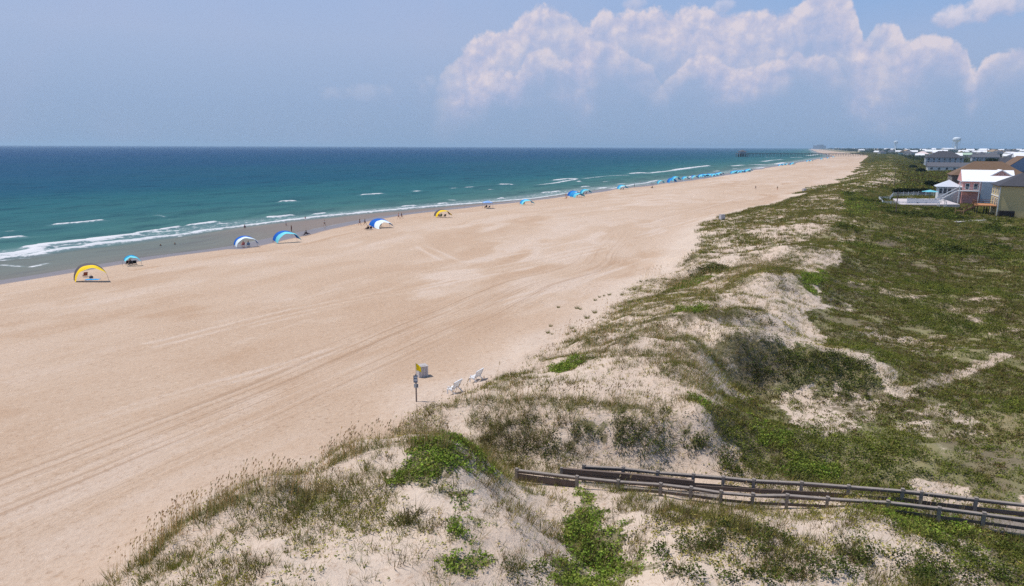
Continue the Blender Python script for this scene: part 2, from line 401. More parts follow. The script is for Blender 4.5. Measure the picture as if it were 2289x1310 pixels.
# the clouds fill a limited arc of the sky; elsewhere the plain sky shader is enough
wt.l.new(ov_strength(skyc0), bg.inputs['Color']); bg.inputs['Strength'].default_value = STR
bg2 = wt.add('ShaderNodeBackground'); wt.l.new(ov_strength(skyc), bg2.inputs['Color']); bg2.inputs['Strength'].default_value = STR
ms = wt.add('ShaderNodeMixShader'); arc = wt.math('MULTIPLY', wt.math('MULTIPLY', wt.mapr(az, -44, -40), wt.mapr(az, 44, 40)), wt.math('MULTIPLY', wt.mapr(el, -0.5, 0.0), wt.mapr(el, 19.5, 17.0)))
wt.l.new(arc, ms.inputs[0]); wt.l.new(bg.outputs[0], ms.inputs[1]); wt.l.new(bg2.outputs[0], ms.inputs[2]); wt.l.new(ms.outputs[0], out.inputs[0])
world.cycles.sampling_method = 'MANUAL'; world.cycles.sample_map_resolution = 256

# ============================================================ ground
def grade(parts):
    r = []
    for a, b, n, g in parts:
        if g: r.append(np.geomspace(a, b, n, endpoint=False))
        else: r.append(np.linspace(a, b, n, endpoint=False))
    return np.concatenate(r + [[parts[-1][1]]])
S_AX = grade([(-60, 12, 30, 0), (12, 75, 230, 0), (75, 300, 420, 1), (300, 3000, 260, 1), (3000, 24000, 40, 1)])
T_AX = grade([(-420, -150, 20, 0), (-150, -34, 240, 0), (-34, 44, 250, 0), (44, 130, 100, 0), (130, 400, 50, 0)])
T_AX = np.concatenate([T_AX, np.geomspace(410, 9000, 40)])
Sg, Tg = np.meshgrid(S_AX, T_AX, indexing='ij')
gx, gy = st2xy(Sg, Tg + drift(Sg))
gx, gy = gx.ravel(), gy.ravel()
gzv = ground(gx, gy)

# ============================================================ where things grow (surveyed outlines, laid on the ground)
def wpoly(*pp): return [hit(*p) for p in pp]
HEATH = wpoly((1945,352),(2289,345),(2480,345),(2520,700),(2560,1170),(2289,1140),(2100,1112),(1900,1078),(1780,1046),(1690,1008),(1625,965),(1575,905),(1560,868),(1640,868),(1700,862),(1760,880),(1800,868),(1900,868),(1990,880),(2025,872),(1990,830),(1930,782),(1850,762),(1780,730),(1790,690),(1812,650),(1835,600),(1880,560),(1900,500),(1905,440),(1918,400))
HOLLOW = wpoly((1620,805),(1700,786),(1850,790),(1950,830),(2000,885),(1900,872),(1760,868),(1660,880))
BARE = [wpoly((1718,892),(1790,866),(1850,895),(1905,872),(1972,898),(1962,938),(1885,965),(1800,968),(1742,935)), wpoly((2008,918),(2060,906),(2120,910),(2178,940),(2130,936),(2060,928)),
        wpoly((1960,640),(2030,648),(2080,660),(2060,672),(1990,662)), wpoly((2150,650),(2200,655),(2250,680),(2262,696),(2210,680)), wpoly((2040,745),(2100,770),(2110,800),(2070,770)), wpoly((1980,575),(2030,578),(2040,584),(1985,582)),
        wpoly((1700,770),(1800,764),(1890,778),(1960,812),(1900,798),(1800,784),(1720,784)), wpoly((1300,1040),(1500,1035),(1600,1056),(1680,1064),(1740,1072),(1640,1070),(1500,1056))]
TRACKS = [(wpoly((2120,842),(2170,828),(2200,812),(2252,792)), 0.7), (wpoly((1778,666),(1830,684),(1900,694)), 0.55), (wpoly((2130,694),(2180,716),(2289,738)), 0.6), (wpoly((1905,480),(1940,488),(1975,497)), 0.8), (wpoly((2000,880),(2060,862),(2120,842)), 0.5)]
CRESTS = [(wpoly((1262,765),(1332,768),(1401,763),(1471,754),(1517,758),(1564,780),(1610,808),(1645,850)), 0.8, .95), (wpoly((1233,829),(1308,804),(1378,793),(1459,789),(1506,795)), 0.8, 1.0), (wpoly((1506,795),(1535,824),(1564,864),(1605,893),(1651,906)), 1.6, 1.0),
          (wpoly((1343,731),(1401,727),(1459,716),(1529,705),(1587,702),(1645,697)), .8, .9), (wpoly((1366,701),(1425,694),(1483,683),(1541,674),(1599,669)), .7, .8), (wpoly((1477,660),(1541,637),(1575,627)), 1.1, 1.0), (wpoly((1651,778),(1715,777),(1785,787),(1854,793),(1900,798)), 1.2, 1.0),
          (wpoly((315,1262),(395,1180),(470,1142),(560,1106),(640,1093),(705,1108)), 0.8, 1.0), (wpoly((718,1052),(760,1022),(820,1004),(900,1000),(985,998)), 0.55, 1.0),
          (wpoly((1000,914),(1080,892),(1200,889),(1300,900),(1400,912),(1500,918)), 0.5, .8), (wpoly((1215,804),(1290,794),(1370,787),(1450,794),(1510,806)), 0.9, .9),
          (wpoly((1520,806),(1560,840),(1600,885),(1650,925),(1700,975)), 2.0, .9), (wpoly((1260,752),(1340,742),(1400,738),(1460,734),(1540,760),(1610,785),(1690,792)), 1.2, .9), (wpoly((1340,712),(1440,706),(1530,694),(1620,696),(1690,694)), 0.7, .9),
          (wpoly((1360,690),(1440,668),(1520,650),(1600,655)), 0.8, .8), (wpoly((1440,625),(1500,600),(1560,570),(1600,578)), 1.0, .9), (wpoly((1500,640),(1570,605),(1640,602),(1720,600)), 1.6, 1.0), (wpoly((1610,528),(1650,515),(1700,540)), 1.5, .9), (wpoly((1560,660),(1640,640),(1720,600),(1800,560),(1870,520),(1890,480)), 2.2, .8),
          (wpoly((1640,480),(1700,465),(1780,440),(1840,418)), 2.5, .7), (wpoly((1660,500),(1740,500),(1830,470)), 2.5, .8)]
VINES = [wpoly((890,1060),(880,1032),(930,994),(1000,986),(1050,998),(1088,1032),(1112,1062),(1098,1078),(1058,1064),(1020,1060),(965,1086),(902,1096)),
         wpoly((1008,1108),(1028,1120),(1052,1210),(1034,1212),(1016,1160)), wpoly((1005,1228),(1040,1240),(1062,1290),(1030,1285)), wpoly((1245,1090),(1300,1122),(1385,1195),(1425,1265),(1400,1310),(1245,1310),(1262,1250),(1292,1205),(1272,1140)),
         wpoly((1236,822),(1265,802),(1306,800),(1292,824),(1240,836)), wpoly((1478,655),(1530,628),(1560,612),(1590,618),(1530,645)), wpoly((1528,688),(1580,680),(1596,696),(1540,702)),
         wpoly((1558,880),(1580,892),(1602,925),(1580,915)), wpoly((1640,912),(1720,948),(1795,992),(1760,1002),(1690,982),(1650,945)), wpoly((1735,1024),(1850,1028),(1905,1050),(1880,1064),(1760,1052)),
         wpoly((1935,1130),(2050,1138),(2140,1162),(2190,1200),(2110,1224),(2005,1172)), wpoly((1880,430),(1920,432),(1960,470),(1900,480)), wpoly((1790,640),(1820,600),(1850,610),(1820,660))]
SCRUB = [wpoly((1050,915),(1150,925),(1215,945),(1335,945),(1325,1000),(1250,1012),(1150,1012),(1065,985)), wpoly((1340,955),(1420,935),(1485,960),(1475,988),(1390,985)), wpoly((1500,990),(1560,985),(1600,1020),(1650,1052),(1580,1050),(1520,1025)),
         wpoly((1590,695),(1690,692),(1742,728),(1700,745),(1620,730)), wpoly((1722,606),(1782,600),(1796,652),(1750,655)), wpoly((1780,500),(1850,520),(1880,555),(1820,560)), wpoly((1660,795),(1760,800),(1790,850),(1690,855)), wpoly((1850,830),(1920,850),(1950,872),(1870,868)), wpoly((640,1080),(700,1092),(690,1150),(650,1160)), wpoly((900,1080),(960,1078),(1000,1120),(960,1180),(920,1130))]

BUSH = [(hit(a, b), r) for a, b, r in [(1520,1215,.9),(1560,1192,.7),(1612,1190,.55),(1450,1255,.55),(1495,1288,.7),(1690,1205,.8),(1640,1265,.5),(1760,1272,.7),(1842,1268,.6),(1872,1300,.7),(1960,1252,.8),(2012,1200,.7),(2032,1290,.9),(1652,1182,.5),
    (2150,1245,.9),(2232,1282,.9),(2105,1298,1.0),(1580,1292,.5),(1700,1298,.6),(1210,1240,.45),(1180,1290,.4),(1340,1215,.5),(1780,1215,.5),(1905,1210,.6),(2260,1225,.8),(2080,1235,.6),(1545,1012,.7),(1580,1000,.6),(1500,985,.6),(1440,985,.7),(1390,975,.6),(1280,985,.7),(1230,985,.6),(1320,965,.5),
    (1890,850,1.6),(1910,835,1.3),(1760,815,1.2),(1700,822,1.0),(1820,810,1.0),(1880,815,.9),(1310,800,.5),(1640,1035,.5),(1700,1045,.4),(2130,560,2.5),(2160,566,2.5),(2230,552,2.2),(1990,470,3),(2010,478,3),(2060,480,4),(2100,484,3),(2130,488,3),(1600,600,1.6),(1560,612,1.3)]]
def spots(x, y):
    """growth fields at world points: dune mask and the densities of each kind of plant"""
    s, t = xy2st(x, y); tp = t - drift(s)
    toe = np.where(s < 300, -25 - 3.2 * sstep(52, 38, s) - 2.3 * sstep(32, 22, s) + 1.5 * (fbm(s / 9, tp / 9, 3, 81) - 0.5) * 4, -30 + 10 * (fbm(s / 30, s * 0, 3, 3) - 0.5))
    dune = sstep(0, 2.2, tp - toe)
    n1 = fbm(x / 3.2, y / 3.2, 4, 82); n2 = fbm(x / 1.1, y / 1.1, 3, 83); n3 = fbm(x / 9, y / 9, 4, 84); n4 = fbm(x / 22, y / 22, 4, 85)
    jr = 4.0 + 0.05 * s; heath = inpoly(x + jr * (n3 - .5) + 3 * (n1 - .5), y + jr * (n1 - .5), HEATH).astype(float)
    far = sstep(240, 330, s)
    back = sstep(-4, 12, tp + 10 * (n4 - 0.5))
    heath = np.maximum(heath * (1 - far), far * back)
    heath = np.maximum(heath, inpoly(x + 2 * (n1 - .5), y + 3 * (n2 - .5), HOLLOW) * 0.95)
    low = sstep(2.0, 9.0, tp + 6 * (n3 - .5)) * sstep(60, 40, s) * (1 - inpoly(x, y, HEATH))
    heath = np.maximum(heath, low * 0.75)
    bare = np.zeros(len(x))
    for p in BARE: bare = np.maximum(bare, inpoly(x + 2.5 * (n1 - .5), y + 3 * (n2 - .5), p) * (0.42 + 0.5 * n2))
    for p, w in TRACKS: bare = np.maximum(bare, np.exp(-(dline(x, y, p) / w) ** 2) * 1.1)
    gaps = sstep(0.60, 0.68, fbm(x / 7, y / 3.0, 5, 86, .6)) * sstep(0.45, 0.56, n4)
    heath = np.clip(heath - np.maximum(bare, gaps * 0.75 * sstep(0.35, 0.6, n1)), 0, 1)
    scrub = np.zeros(len(x)); vine = np.zeros(len(x)); crest = np.zeros(len(x))
    bush = np.zeros(len(x))
    jx = x + 2.6 * (n2 - 0.5) + 2.0 * (n1 - .5); jy = y + 2.6 * (fbm(x / 1.1 + 40, y / 1.1, 3, 87) - 0.5) + 1.5 * (n1 - .5)
    jcx = x + 0.9 * (n2 - .5) + .6 * (n1 - .5); jcy = y + 0.9 * (fbm(x / 1.1 + 40, y / 1.1, 3, 87) - 0.5) + .6 * (n1 - .5)
    for p in SCRUB: scrub = np.maximum(scrub, inpoly(jx, jy, p))
    for p in VINES: vine = np.maximum(vine, inpoly(jx, jy, p))
    for p, w, k in CRESTS: crest = np.maximum(crest, k * np.exp(-(dline(jcx, jcy, p) / (w * 0.85)) ** 2))
    for p, r in BUSH: bush = np.maximum(bush, np.exp(-(((jx - p[0]) ** 2 + (jy - p[1]) ** 2) / (r * r)) ** 2))
    farg = sstep(90, 200, s)
    stre = fbm((x * 0.3 + y * 0.95) / 2.2, (x * 0.95 - y * 0.3) / 9.0, 4, 88)        # streaks of grass along the dune folds
    sea_side = sstep(5, -3, tp) * sstep(34, 44, s) * (0.35 + 0.65 * sstep(82, 62, s)) * (1 - farg)
    grass = dune * (0.07 + (1.0 - 0.45 * sea_side) * sstep(0.42 + 0.06 * sea_side, 0.60 + 0.02 * sea_side, 0.34 * n1 + 0.38 * stre + 0.28 * n2)) * (1 - heath * 0.4) + 1.0 * crest + 0.30 * dune * farg
    sand_face = inpoly(x, y, BARE[-1]) | inpoly(x, y, BARE[-2])
    grass = np.where(sand_face, grass * 0.12, grass)
    return dict(s=s, tp=tp, dune=dune, heath=heath * dune, grass=np.clip(grass, 0, 1.2) * dune, scrub=scrub * dune, vine=vine * dune, crest=crest, bush=bush * dune, n1=n1, n2=n2, n3=n3, n4=n4, bare=bare)

def ground_cover(x, y, s, tp):
    near = (tp > -45) & (tp < 140) & (s < 900)
    v = 0.75 * sstep(-34, -24, tp)
    f = spots(x[near], y[near])
    fr = sstep(80, 260, f['s'])
    c = 0.92 * f['heath'] + f['vine'] * 0.7 + f['scrub'] * 0.30 + f['crest'] * 0.4 + f['grass'] * (0.20 + 0.30 * fr) + f['bush'] * .3  * (1 - f['heath'])
    v[near] = np.clip(c, 0, 0.95)
    return np.clip(v, 0, 1)


def grid_faces(n, m):
    i = np.arange(n - 1)[:, None] * m + np.arange(m - 1)[None, :]
    return np.stack([i, i + m, i + m + 1, i + 1], -1).reshape(-1)

def sand_material():
    m, t, p = new_mat('sand')
    st = t.attr('st', 'Vector'); tone = t.attr('tone', 'Vector')          # tone: mottling, dune paleness, plant litter
    pos = t.add('ShaderNodeNewGeometry').outputs['Position']
    sep = t.add('ShaderNodeSeparateXYZ'); t.l.new(tone, sep.inputs[0])
    sp = t.add('ShaderNodeSeparateXYZ'); t.l.new(st, sp.inputs[0])
    mott, dune, lit = sep.outputs
    wet = t.attr('wet'); band = t.attr('ruts')
    n_fine = t.noise(pos, 2.4, 5, 0.80)
    col = t.ramp(mott, [(0.30, SAND_A), (0.50, SAND_B), (0.70, SAND_C)])
    cmb = t.add('ShaderNodeCombineXYZ'); t.l.new(t.math('MULTIPLY', sp.outputs[0], 0.016), cmb.inputs[0]); t.l.new(t.math('MULTIPLY', sp.outputs[2], 1.5), cmb.inputs[1])
    streak = t.noise(cmb.outputs[0], 1.0, 3, 0.65)
    rut = t.math('MULTIPLY', t.mapr(streak, 0.50, 0.66), band)
    rut2 = t.math('MULTIPLY', t.mapr(streak, 0.47, 0.32), band)
    col = t.mix(t.math('MULTIPLY', rut, 0.60), col, SAND_RUT)
    col = t.mix(t.math('MULTIPLY', rut2, 0.35), col, SAND_C)
    dcol = t.ramp(mott, [(0.30, DUNE_A), (0.70, DUNE_B)])
    col = t.mix(dune, col, dcol)
    spk = t.math('MULTIPLY', t.mapr(n_fine, 0.52, 0.68), 0.58)
    col = t.mix(spk, col, SAND_RUT)
    col = t.mix(t.math('MULTIPLY', t.mapr(n_fine, 0.46, 0.30), 0.35), col, (0.72, 0.60, 0.49, 1))
    vo = t.add('ShaderNodeTexVoronoi', feature='F1'); vo.inputs['Scale'].default_value = 1.5; t.l.new(pos, vo.inputs['Vector'])
    pock = t.math('MULTIPLY', t.mapr(vo.outputs['Distance'], 0.30, 0.10), t.attr('tramp'))
    col = t.mix(t.math('MULTIPLY', pock, 0.5), col, SAND_RUT)
    cov = t.mapr(t.math('ADD', lit, t.math('MULTIPLY', t.math('SUBTRACT', n_fine, 0.5), 1.3)), 0.36, 0.70)
    vcol = t.ramp(t.attr('green'), [(0.33, srgb(76, 68, 42)), (0.45, srgb(94, 88, 50)), (0.56, srgb(102, 104, 52)), (0.68, srgb(122, 114, 70))])
    col = t.mix(t.math('MULTIPLY', cov, 0.80), col, vcol)
    wcol = t.ramp(wet, [(0.4, WET_A), (0.62, WET_B), (1.0, WET_C)])
    wm = t.mapr(wet, 0.38, 0.62)
    col = t.mix(wm, col, wcol)
    t.l.new(col, p.inputs['Base Color'])
    t.l.new(t.mapr(wm, 0, 1, 0.95, 0.32, smooth=False), p.inputs['Roughness'])
    p.inputs['Specular IOR Level'].default_value = 0.25
    h = t.math('MULTIPLY_ADD', t.math('SUBTRACT', rut2, rut), 0.05, t.math('MULTIPLY', n_fine, t.math('MULTIPLY_ADD', wm, -0.27, 0.28)))
    h = t.math('MULTIPLY_ADD', pock, -0.07, h)
    t.l.new(t.bump(h, 0.6, 1.0), p.inputs['Normal'])
    return m
WET_A = srgb(164, 136, 114); WET_B = srgb(132, 116, 108); WET_C = srgb(124, 112, 106)
SAND_A = srgb(181, 152, 126); SAND_B = srgb(191, 166, 143); SAND_C = srgb(201, 180, 162); SAND_RUT = srgb(160, 130, 104)
DUNE_A = srgb(188, 166, 147); DUNE_B = srgb(206, 187, 169)
gs, gt = xy2st(gx, gy); gtp = gt - drift(gs)
wob = 9.0 * (fbm(gs * 0.012, gtp * 0.02, 2, 71) - 0.5)
st_attr = np.stack([gs, gtp, gtp + wob], 1)
dune_attr = sstep(0.0, 0.5, gzv - base_z(gtp)) * sstep(-40, -30, gtp)
wet_attr = 1 - sstep(T0 + 4, T0 + 13, gtp + 10 * (fbm(gs / 40, gtp / 30, 3, 77) - 0.5))
wet_attr = np.where(gs < 100, wet_attr * sstep(T0 + 10, T0 + 2, gtp), wet_attr)
wet_attr = np.clip(wet_attr + 0.25 * (fbm(gs * 0.09, gtp * 0.22, 4, 72) - 0.5) * (wet_attr > 0.02), 0, 1)
n_mid = fbm(gs * 0.09, gtp * 0.22, 5, 73)
mott = 0.62 * fbm(gs * 0.016 + 2 * n_mid, gtp * 0.055, 5, 74, 0.6) + 0.38 * n_mid
mott = np.clip(0.5 + (mott - 0.5) * 0.85 + 0.10 * np.exp(-((gtp + 52) / 22) ** 2) * 0 , 0, 1)
bandm = sstep(0.44, 0.60, fbm(gs * 0.004, (gtp + wob) * 0.11, 2, 75)) * 0.5
bandm = np.maximum(bandm, 1 - sstep(3.0, 9.0, np.abs(gtp + wob + 41.5)))
ruts = np.where(bandm > .55, 1.0, 0.6) * bandm * (1 - np.maximum(dune_attr, wet_attr)) * (0.30 + 0.70 * sstep(150, 70, gs))
LANES = [wpoly((925,533),(935,552),(960,568),(1000,585),(1060,607)), wpoly((940,530),(952,548),(985,563),(1030,582),(1075,602)), wpoly((330,768),(600,702),(900,640),(1200,578),(1420,528),(1600,478)), wpoly((345,776),(610,710),(910,647),(1210,584),(1430,533),(1610,482)),
         wpoly((560,730),(900,655),(1180,600),(1380,552)), wpoly((690,790),(1000,705),(1240,640),(1440,572)), wpoly((700,800),(1010,713),(1250,647),(1450,578)), wpoly((0,1000),(300,905),(700,790),(1000,690)), wpoly((0,1015),(310,915),(710,798),(1010,697)), wpoly((980,600),(1200,560),(1450,500),(1660,440))]
lane = np.zeros(len(gx)); ln_ = (gtp > -118) & (gtp < -26) & (gs < 420)
for pl in LANES: lane[ln_] = np.maximum(lane[ln_], np.exp(-(dline(gx[ln_] + 1.2 * (fbm(gs[ln_] / 15, gtp[ln_] / 15, 2, 91) - .5), gy[ln_], pl) / 0.38) ** 2))
lane *= sstep(.3, .6, fbm(gs / 12, gtp / 12, 3, 92)) * 0.8 + 0.15
mott = np.clip(mott + 0.30 * lane, 0, 1)
tramp = (0.25 + 0.75 * np.maximum(np.exp(-((gtp + 34) / 13) ** 2), np.exp(-((gtp + 108) / 9) ** 2))) * sstep(.40, .62, fbm(gs / 9, gtp / 7, 4, 93)) * (1 - wet_attr)
wrack = np.exp(-((gtp - (T0 + 17 + 5 * (fbm(gs / 30, gs * 0, 3, 94) - .5))) / 0.7) ** 2) * sstep(.48, .62, fbm(gs / 5, gtp / 3, 4, 95))
mott = np.clip(mott - 0.38 * wrack, 0, 1)
veg_attr = ground_cover(gx, gy, gs, gtp)
lit = np.clip(veg_attr + (fbm(gx * 0.5, gy * 0.5, 5, 76, 0.65) - 0.5) * 1.1 * (veg_attr > 0.02), 0, 1) * sstep(0.0, 0.2, veg_attr)
green = fbm(gx * 0.12, gy * 0.12, 5, 78, 0.65)
g_ob = mesh_np('ground', np.stack([gx, gy, gzv], 1), grid_faces(len(S_AX), len(T_AX)), 4, sand_material(), smooth=True,
               attrs={'st': st_attr, 'tone': np.stack([mott, dune_attr, lit], 1), 'wet': wet_attr, 'ruts': ruts, 'green': green, 'tramp': tramp})
tag(g_ob, kind='structure')

# ============================================================ sea
FOAM = [  # photo polylines: points, half width m, strength
 ([(0,572),(60,566),(86,556),(130,548),(215,541),(262,534)], 2.0, 1.0), ([(88,551),(205,540)], 1.2, 1.0), ([(207,538),(298,528)], 1.3, 1.0), ([(55,557),(82,553)], .9, .9),
 ([(305,524),(350,518)], 1.1, 1.0), ([(362,516),(398,510)], 1.1, 1.0), ([(330,522),(398,516)], .7, .8), ([(428,506),(482,499)], 1.6, 1.0), ([(488,501),(506,500)], .6, .8),
 ([(0,576),(70,571),(120,560),(175,553),(230,545),(310,537),(360,530),(400,526),(460,515),(520,509)], 1.5, .9), ([(520,509),(600,499),(700,488),(800,477.5)], 1.3, 1.0),
 ([(800,477.5),(860,472),(920,466),(975,461),(1030,456.5),(1080,452.5),(1140,447.5),(1200,442)], 1.2, 1.0),([(1200,442),(1262,433),(1300,428)], .9, .9),
 ([(72,595),(104,588)], .5, .8), ([(2,592),(48,595)], .5, .7), ([(0,580),(22,579)], .5, .8), ([(44,577),(66,576)], .4, .7),
 ([(12,535),(48,532)], 1.3, 1.0), ([(130,502),(170,500),(190,499),(222,495)], 1.4, .9), ([(14,516),(27,516)], .6, .8), ([(345,483),(352,482),(365,484)], .6, .6), ([(375,489),(400,488)], .5, .6),
 ([(605,487),(650,482)], 1.4, 1.0), ([(705,479.5),(723,477.5)], 1.2, 1.0), ([(620,453),(632,452)], .8, .6), ([(632,452),(657,451)], 1.4, 1.0), ([(812,435),(834,434.5)], 1.4, 1.0), ([(837,433.5),(852,433)], 1.5, 1.0),
 ([(985,457),(999,456)], 1.2, 1.0), ([(905,463),(918,462)], 1.5, 1.0), ([(1008,446),(1016,446)], 1.2, .8), ([(927,426),(934,425)], 1.4, .8), ([(1012,420),(1021,419)], 1.6, .8), ([(1042,419),(1052,418)], 1.6, .8), ([(1074,415),(1080,415)], 1.5, .7), ([(1115,413.5),(1142,413)], 1.4, .9), ([(1093,424),(1098,424)], 1.2, .7),
 ([(1115,445),(1122,444)], 1.2, .9), ([(1195,413),(1240,408),(1262,404),(1285,401)], 1.6, .8), ([(1240,404),(1262,401),(1286,400.5)], 2.2, 1.0), ([(1305,399),(1350,394),(1405,391)], 2.2, .62), ([(1410,389),(1430,387),(1458,387)], 2.6, 1.0), ([(1462,386),(1480,384),(1510,381)], 3.0, .9), ([(1510,380),(1540,376),(1582,371)], 3.6, 1.0),
 ([(1217,432),(1232,431)], 1.6, 1.0), ([(1240,430),(1248,429)], 1.4, 1.0), ([(1292,407),(1298,406.5)], 1.6, .9), ([(1350,406.5),(1356,406)], 1.6, .8), ([(1340,421),(1350,419.5)], 1.6, 1.0), ([(1365,421),(1382,419),(1420,412),(1440,410),(1470,404)], 1.0, 1.0), ([(1305,419),(1311,418)], 1.6, .9), ([(1380,411.5),(1398,410)], 1.5, .8),
 ([(1640,371),(1662,369)], 4.0, .9), ([(1662,369),(1720,367)], 4.5, .8), ([(1705,361),(1725,358),(1745,356.5)], 6, .8), ([(1735,367),(1752,364)], 5, .9), ([(1770,352),(1790,352)], 7, .9), ([(1690,376),(1710,374)], 3, 1.0), ([(1598,382),(1605,381)], 2.5, .8), ([(1640,376),(1646,375.5)], 2.5, .8), ([(1805,348),(1830,345)], 9, .8), ([(1715,351.5),(1727,351.5)], 7, .8),
]
SS = np.concatenate([np.linspace(-12000, -50, 30, endpoint=False), np.linspace(-50, 40, 40, endpoint=False), np.linspace(40, 260, 330, endpoint=False), np.geomspace(260, 2600, 420, endpoint=False), np.geomspace(2600, 24000, 60)])
TS = np.concatenate([-np.geomspace(30000, 420, 46, endpoint=False), np.linspace(-420, T0 - 110, 70, endpoint=False), np.linspace(T0 - 110, T0 - 62, 60, endpoint=False), np.linspace(T0 - 62, T0 + 5, 130)])
Sm, Tm = np.meshgrid(SS, TS, indexing='ij'); sx, sy = st2xy(Sm, Tm + drift(Sm)); sx, sy = sx.ravel(), sy.ravel(); s_s, s_t = Sm.ravel(), Tm.ravel()
SW = np.array([xy2st(*at(px, py, 0.1)[:2]) for px, py in [(0,578),(70,572),(175,556),(310,539),(400,528),(520,510),(600,501),(700,490),(800,479),(920,468),(1030,458),(1140,449),(1200,443),(1300,429)]])
sw_t = np.interp(s_s, SW[:, 0], SW[:, 1]) - drift(s_s); sw_t = np.where(s_s > SW[-1, 0], T0 - 1.0, sw_t)
wash = sstep(-2.5, 2.5, s_t - sw_t + 3 * (fbm(s_s / 9, s_t / 5, 3, 62) - .5)) * sstep(-60, 20, s_s)
foam = np.zeros(len(sx)); crest = np.zeros(len(sx))
jx = 1.6 * (fbm(sx / 6, sy / 6, 3, 51) - 0.5); jy = 1.6 * (fbm(sx / 6 + 50, sy / 6, 3, 52) - 0.5)
for pl, hw, stg in FOAM:
    w = [at(px, py, 0.1) for px, py in pl]; a = np.array(w)
    r = hw * 4 + 8
    sel = np.where((sx > a[:, 0].min() - r) & (sx < a[:, 0].max() + r) & (sy > a[:, 1].min() - r) & (sy < a[:, 1].max() + r))[0]
    if len(sel) == 0: continue
    k = 1.0 + 0.0 * sel
    d = dline(sx[sel] + jx[sel] * min(2, hw), sy[sel] + jy[sel] * min(2, hw), w)
    foam[sel] = np.maximum(foam[sel], stg * np.exp(-(d / (hw * 1.25)) ** 2))
    foam[sel] = np.maximum(foam[sel], stg * 0.42 * np.exp(-(d / (hw * 3.4)) ** 2))
    if stg > 0.85: crest[sel] = np.maximum(crest[sel], np.exp(-(d / (hw * 1.2)) ** 2))
surf = sstep(T0 - 70, T0 - 25, s_t)
lace = sstep(-26, -8, s_t - sw_t) * (1 - sstep(-1, 1, s_t - sw_t)) * 0.50 * sstep(-60, 20, s_s)
edge = np.exp(-((s_t - (T0 + 1.0 + 3.0 * (fbm(s_s / 14, s_s * 0, 3, 61) - 0.5))) / 0.8) ** 2) * 0.55
foam = np.maximum(np.maximum(foam, lace), edge)
swell = 0.22 * np.sin((s_t + 6 * fbm(s_s / 60, s_t / 40, 3, 65)) * 2 * np.pi / 17.0) * sstep(-900, -300, s_t) * (1 - sstep(T0 - 25, T0 - 2, s_t)) * (0.4 + fbm(s_s / 50, s_t / 30, 2, 66))
sz = swell + 0.55 * crest * (1 - sstep(T0 - 12, T0, s_t)) + 0.02
sea_attr = {'foam': foam, 'wash': wash * (0.45 + 0.55 * sstep(95, 150, s_s)), 'off': np.log10(np.maximum(T0 - s_t, 0) + 4) + 0.42 * (fbm(s_s * .004, s_t * .012, 4, 68) - .5), 'st': np.stack([s_s, s_t, 0 * s_s], 1)}
def sea_material():
    m, t, p = new_mat('sea_water')
    st = t.attr('st', 'Vector'); fo = t.attr('foam'); off = t.attr('off')
    col = t.ramp(t.math('MULTIPLY', off, 0.25), SEA)
    rip = t.noise(t.scale(st, (0.10, 0.34, 1)), 1.0, 4, 0.70)
    rip2 = t.noise(t.scale(st, (0.03, 0.09, 1)), 1.0, 2, 0.65)
    chop = t.math('ADD', t.math('MULTIPLY', rip, 0.6), t.math('MULTIPLY', rip2, 0.6))
    col = t.mix(t.mapr(chop, 0.52, 0.80, 0.0, 0.45), col, (0.0, 0.02, 0.05, 1))
    col = t.mix(t.math('MULTIPLY', t.attr('wash'), 0.92), col, srgb(134, 120, 112))
    fn = t.noise(t.scale(st, (0.5, 0.9, 1)), 1.0, 4, 0.72)
    fm = t.mapr(t.math('ADD', fo, t.math('MULTIPLY', t.math('SUBTRACT', fn, 0.5), 1.6)), 0.50, 0.80)
    fm = t.math('MULTIPLY', fm, t.mapr(fo, 0.03, 0.2))
    haz = t.math('MULTIPLY', t.mapr(fo, 0.15, 0.7), 0.25)
    col = t.mix(haz, col, srgb(170, 190, 195))
    col = t.mix(fm, col, (0.62, 0.62, 0.63, 1))
    h = t.math('MULTIPLY', rip, 0.6)
    h = t.math('ADD', h, t.math('MULTIPLY', rip2, 1.0))
    nrm = t.bump(h, 0.5, 1.0)
    # choppy water: mostly the light scattered back from below, a little mirrored sky
    t.n.remove(p); d = t.add('ShaderNodeBsdfDiffuse'); g = t.add('ShaderNodeBsdfGlossy'); mx = t.add('ShaderNodeMixShader')
    t.l.new(col, d.inputs['Color']); t.l.new(nrm, d.inputs['Normal']); t.l.new(nrm, g.inputs['Normal']); g.inputs['Roughness'].default_value = 0.22
    t.l.new(t.mapr(fm, 0, 1, 0.07, 0.0, smooth=False), mx.inputs[0]); t.l.new(d.outputs[0], mx.inputs[1]); t.l.new(g.outputs[0], mx.inputs[2])
    t.l.new(mx.outputs[0], t.n['Material Output'].inputs['Surface'])
    return m
SEA = [(0.16, srgb(108, 114, 106)), (0.28, srgb(94, 114, 108)), (0.42, srgb(62, 106, 104)), (0.51, srgb(38, 94, 102)), (0.59, srgb(26, 82, 100)), (0.70, srgb(20, 72, 102)), (0.80, srgb(20, 66, 104)), (1.0, srgb(20, 62, 104))]
sea = mesh_np('sea', np.stack([sx, sy, sz], 1), grid_faces(len(SS), len(TS)), 4, sea_material(), smooth=True, attrs=sea_attr)
tag(sea, kind='structure')

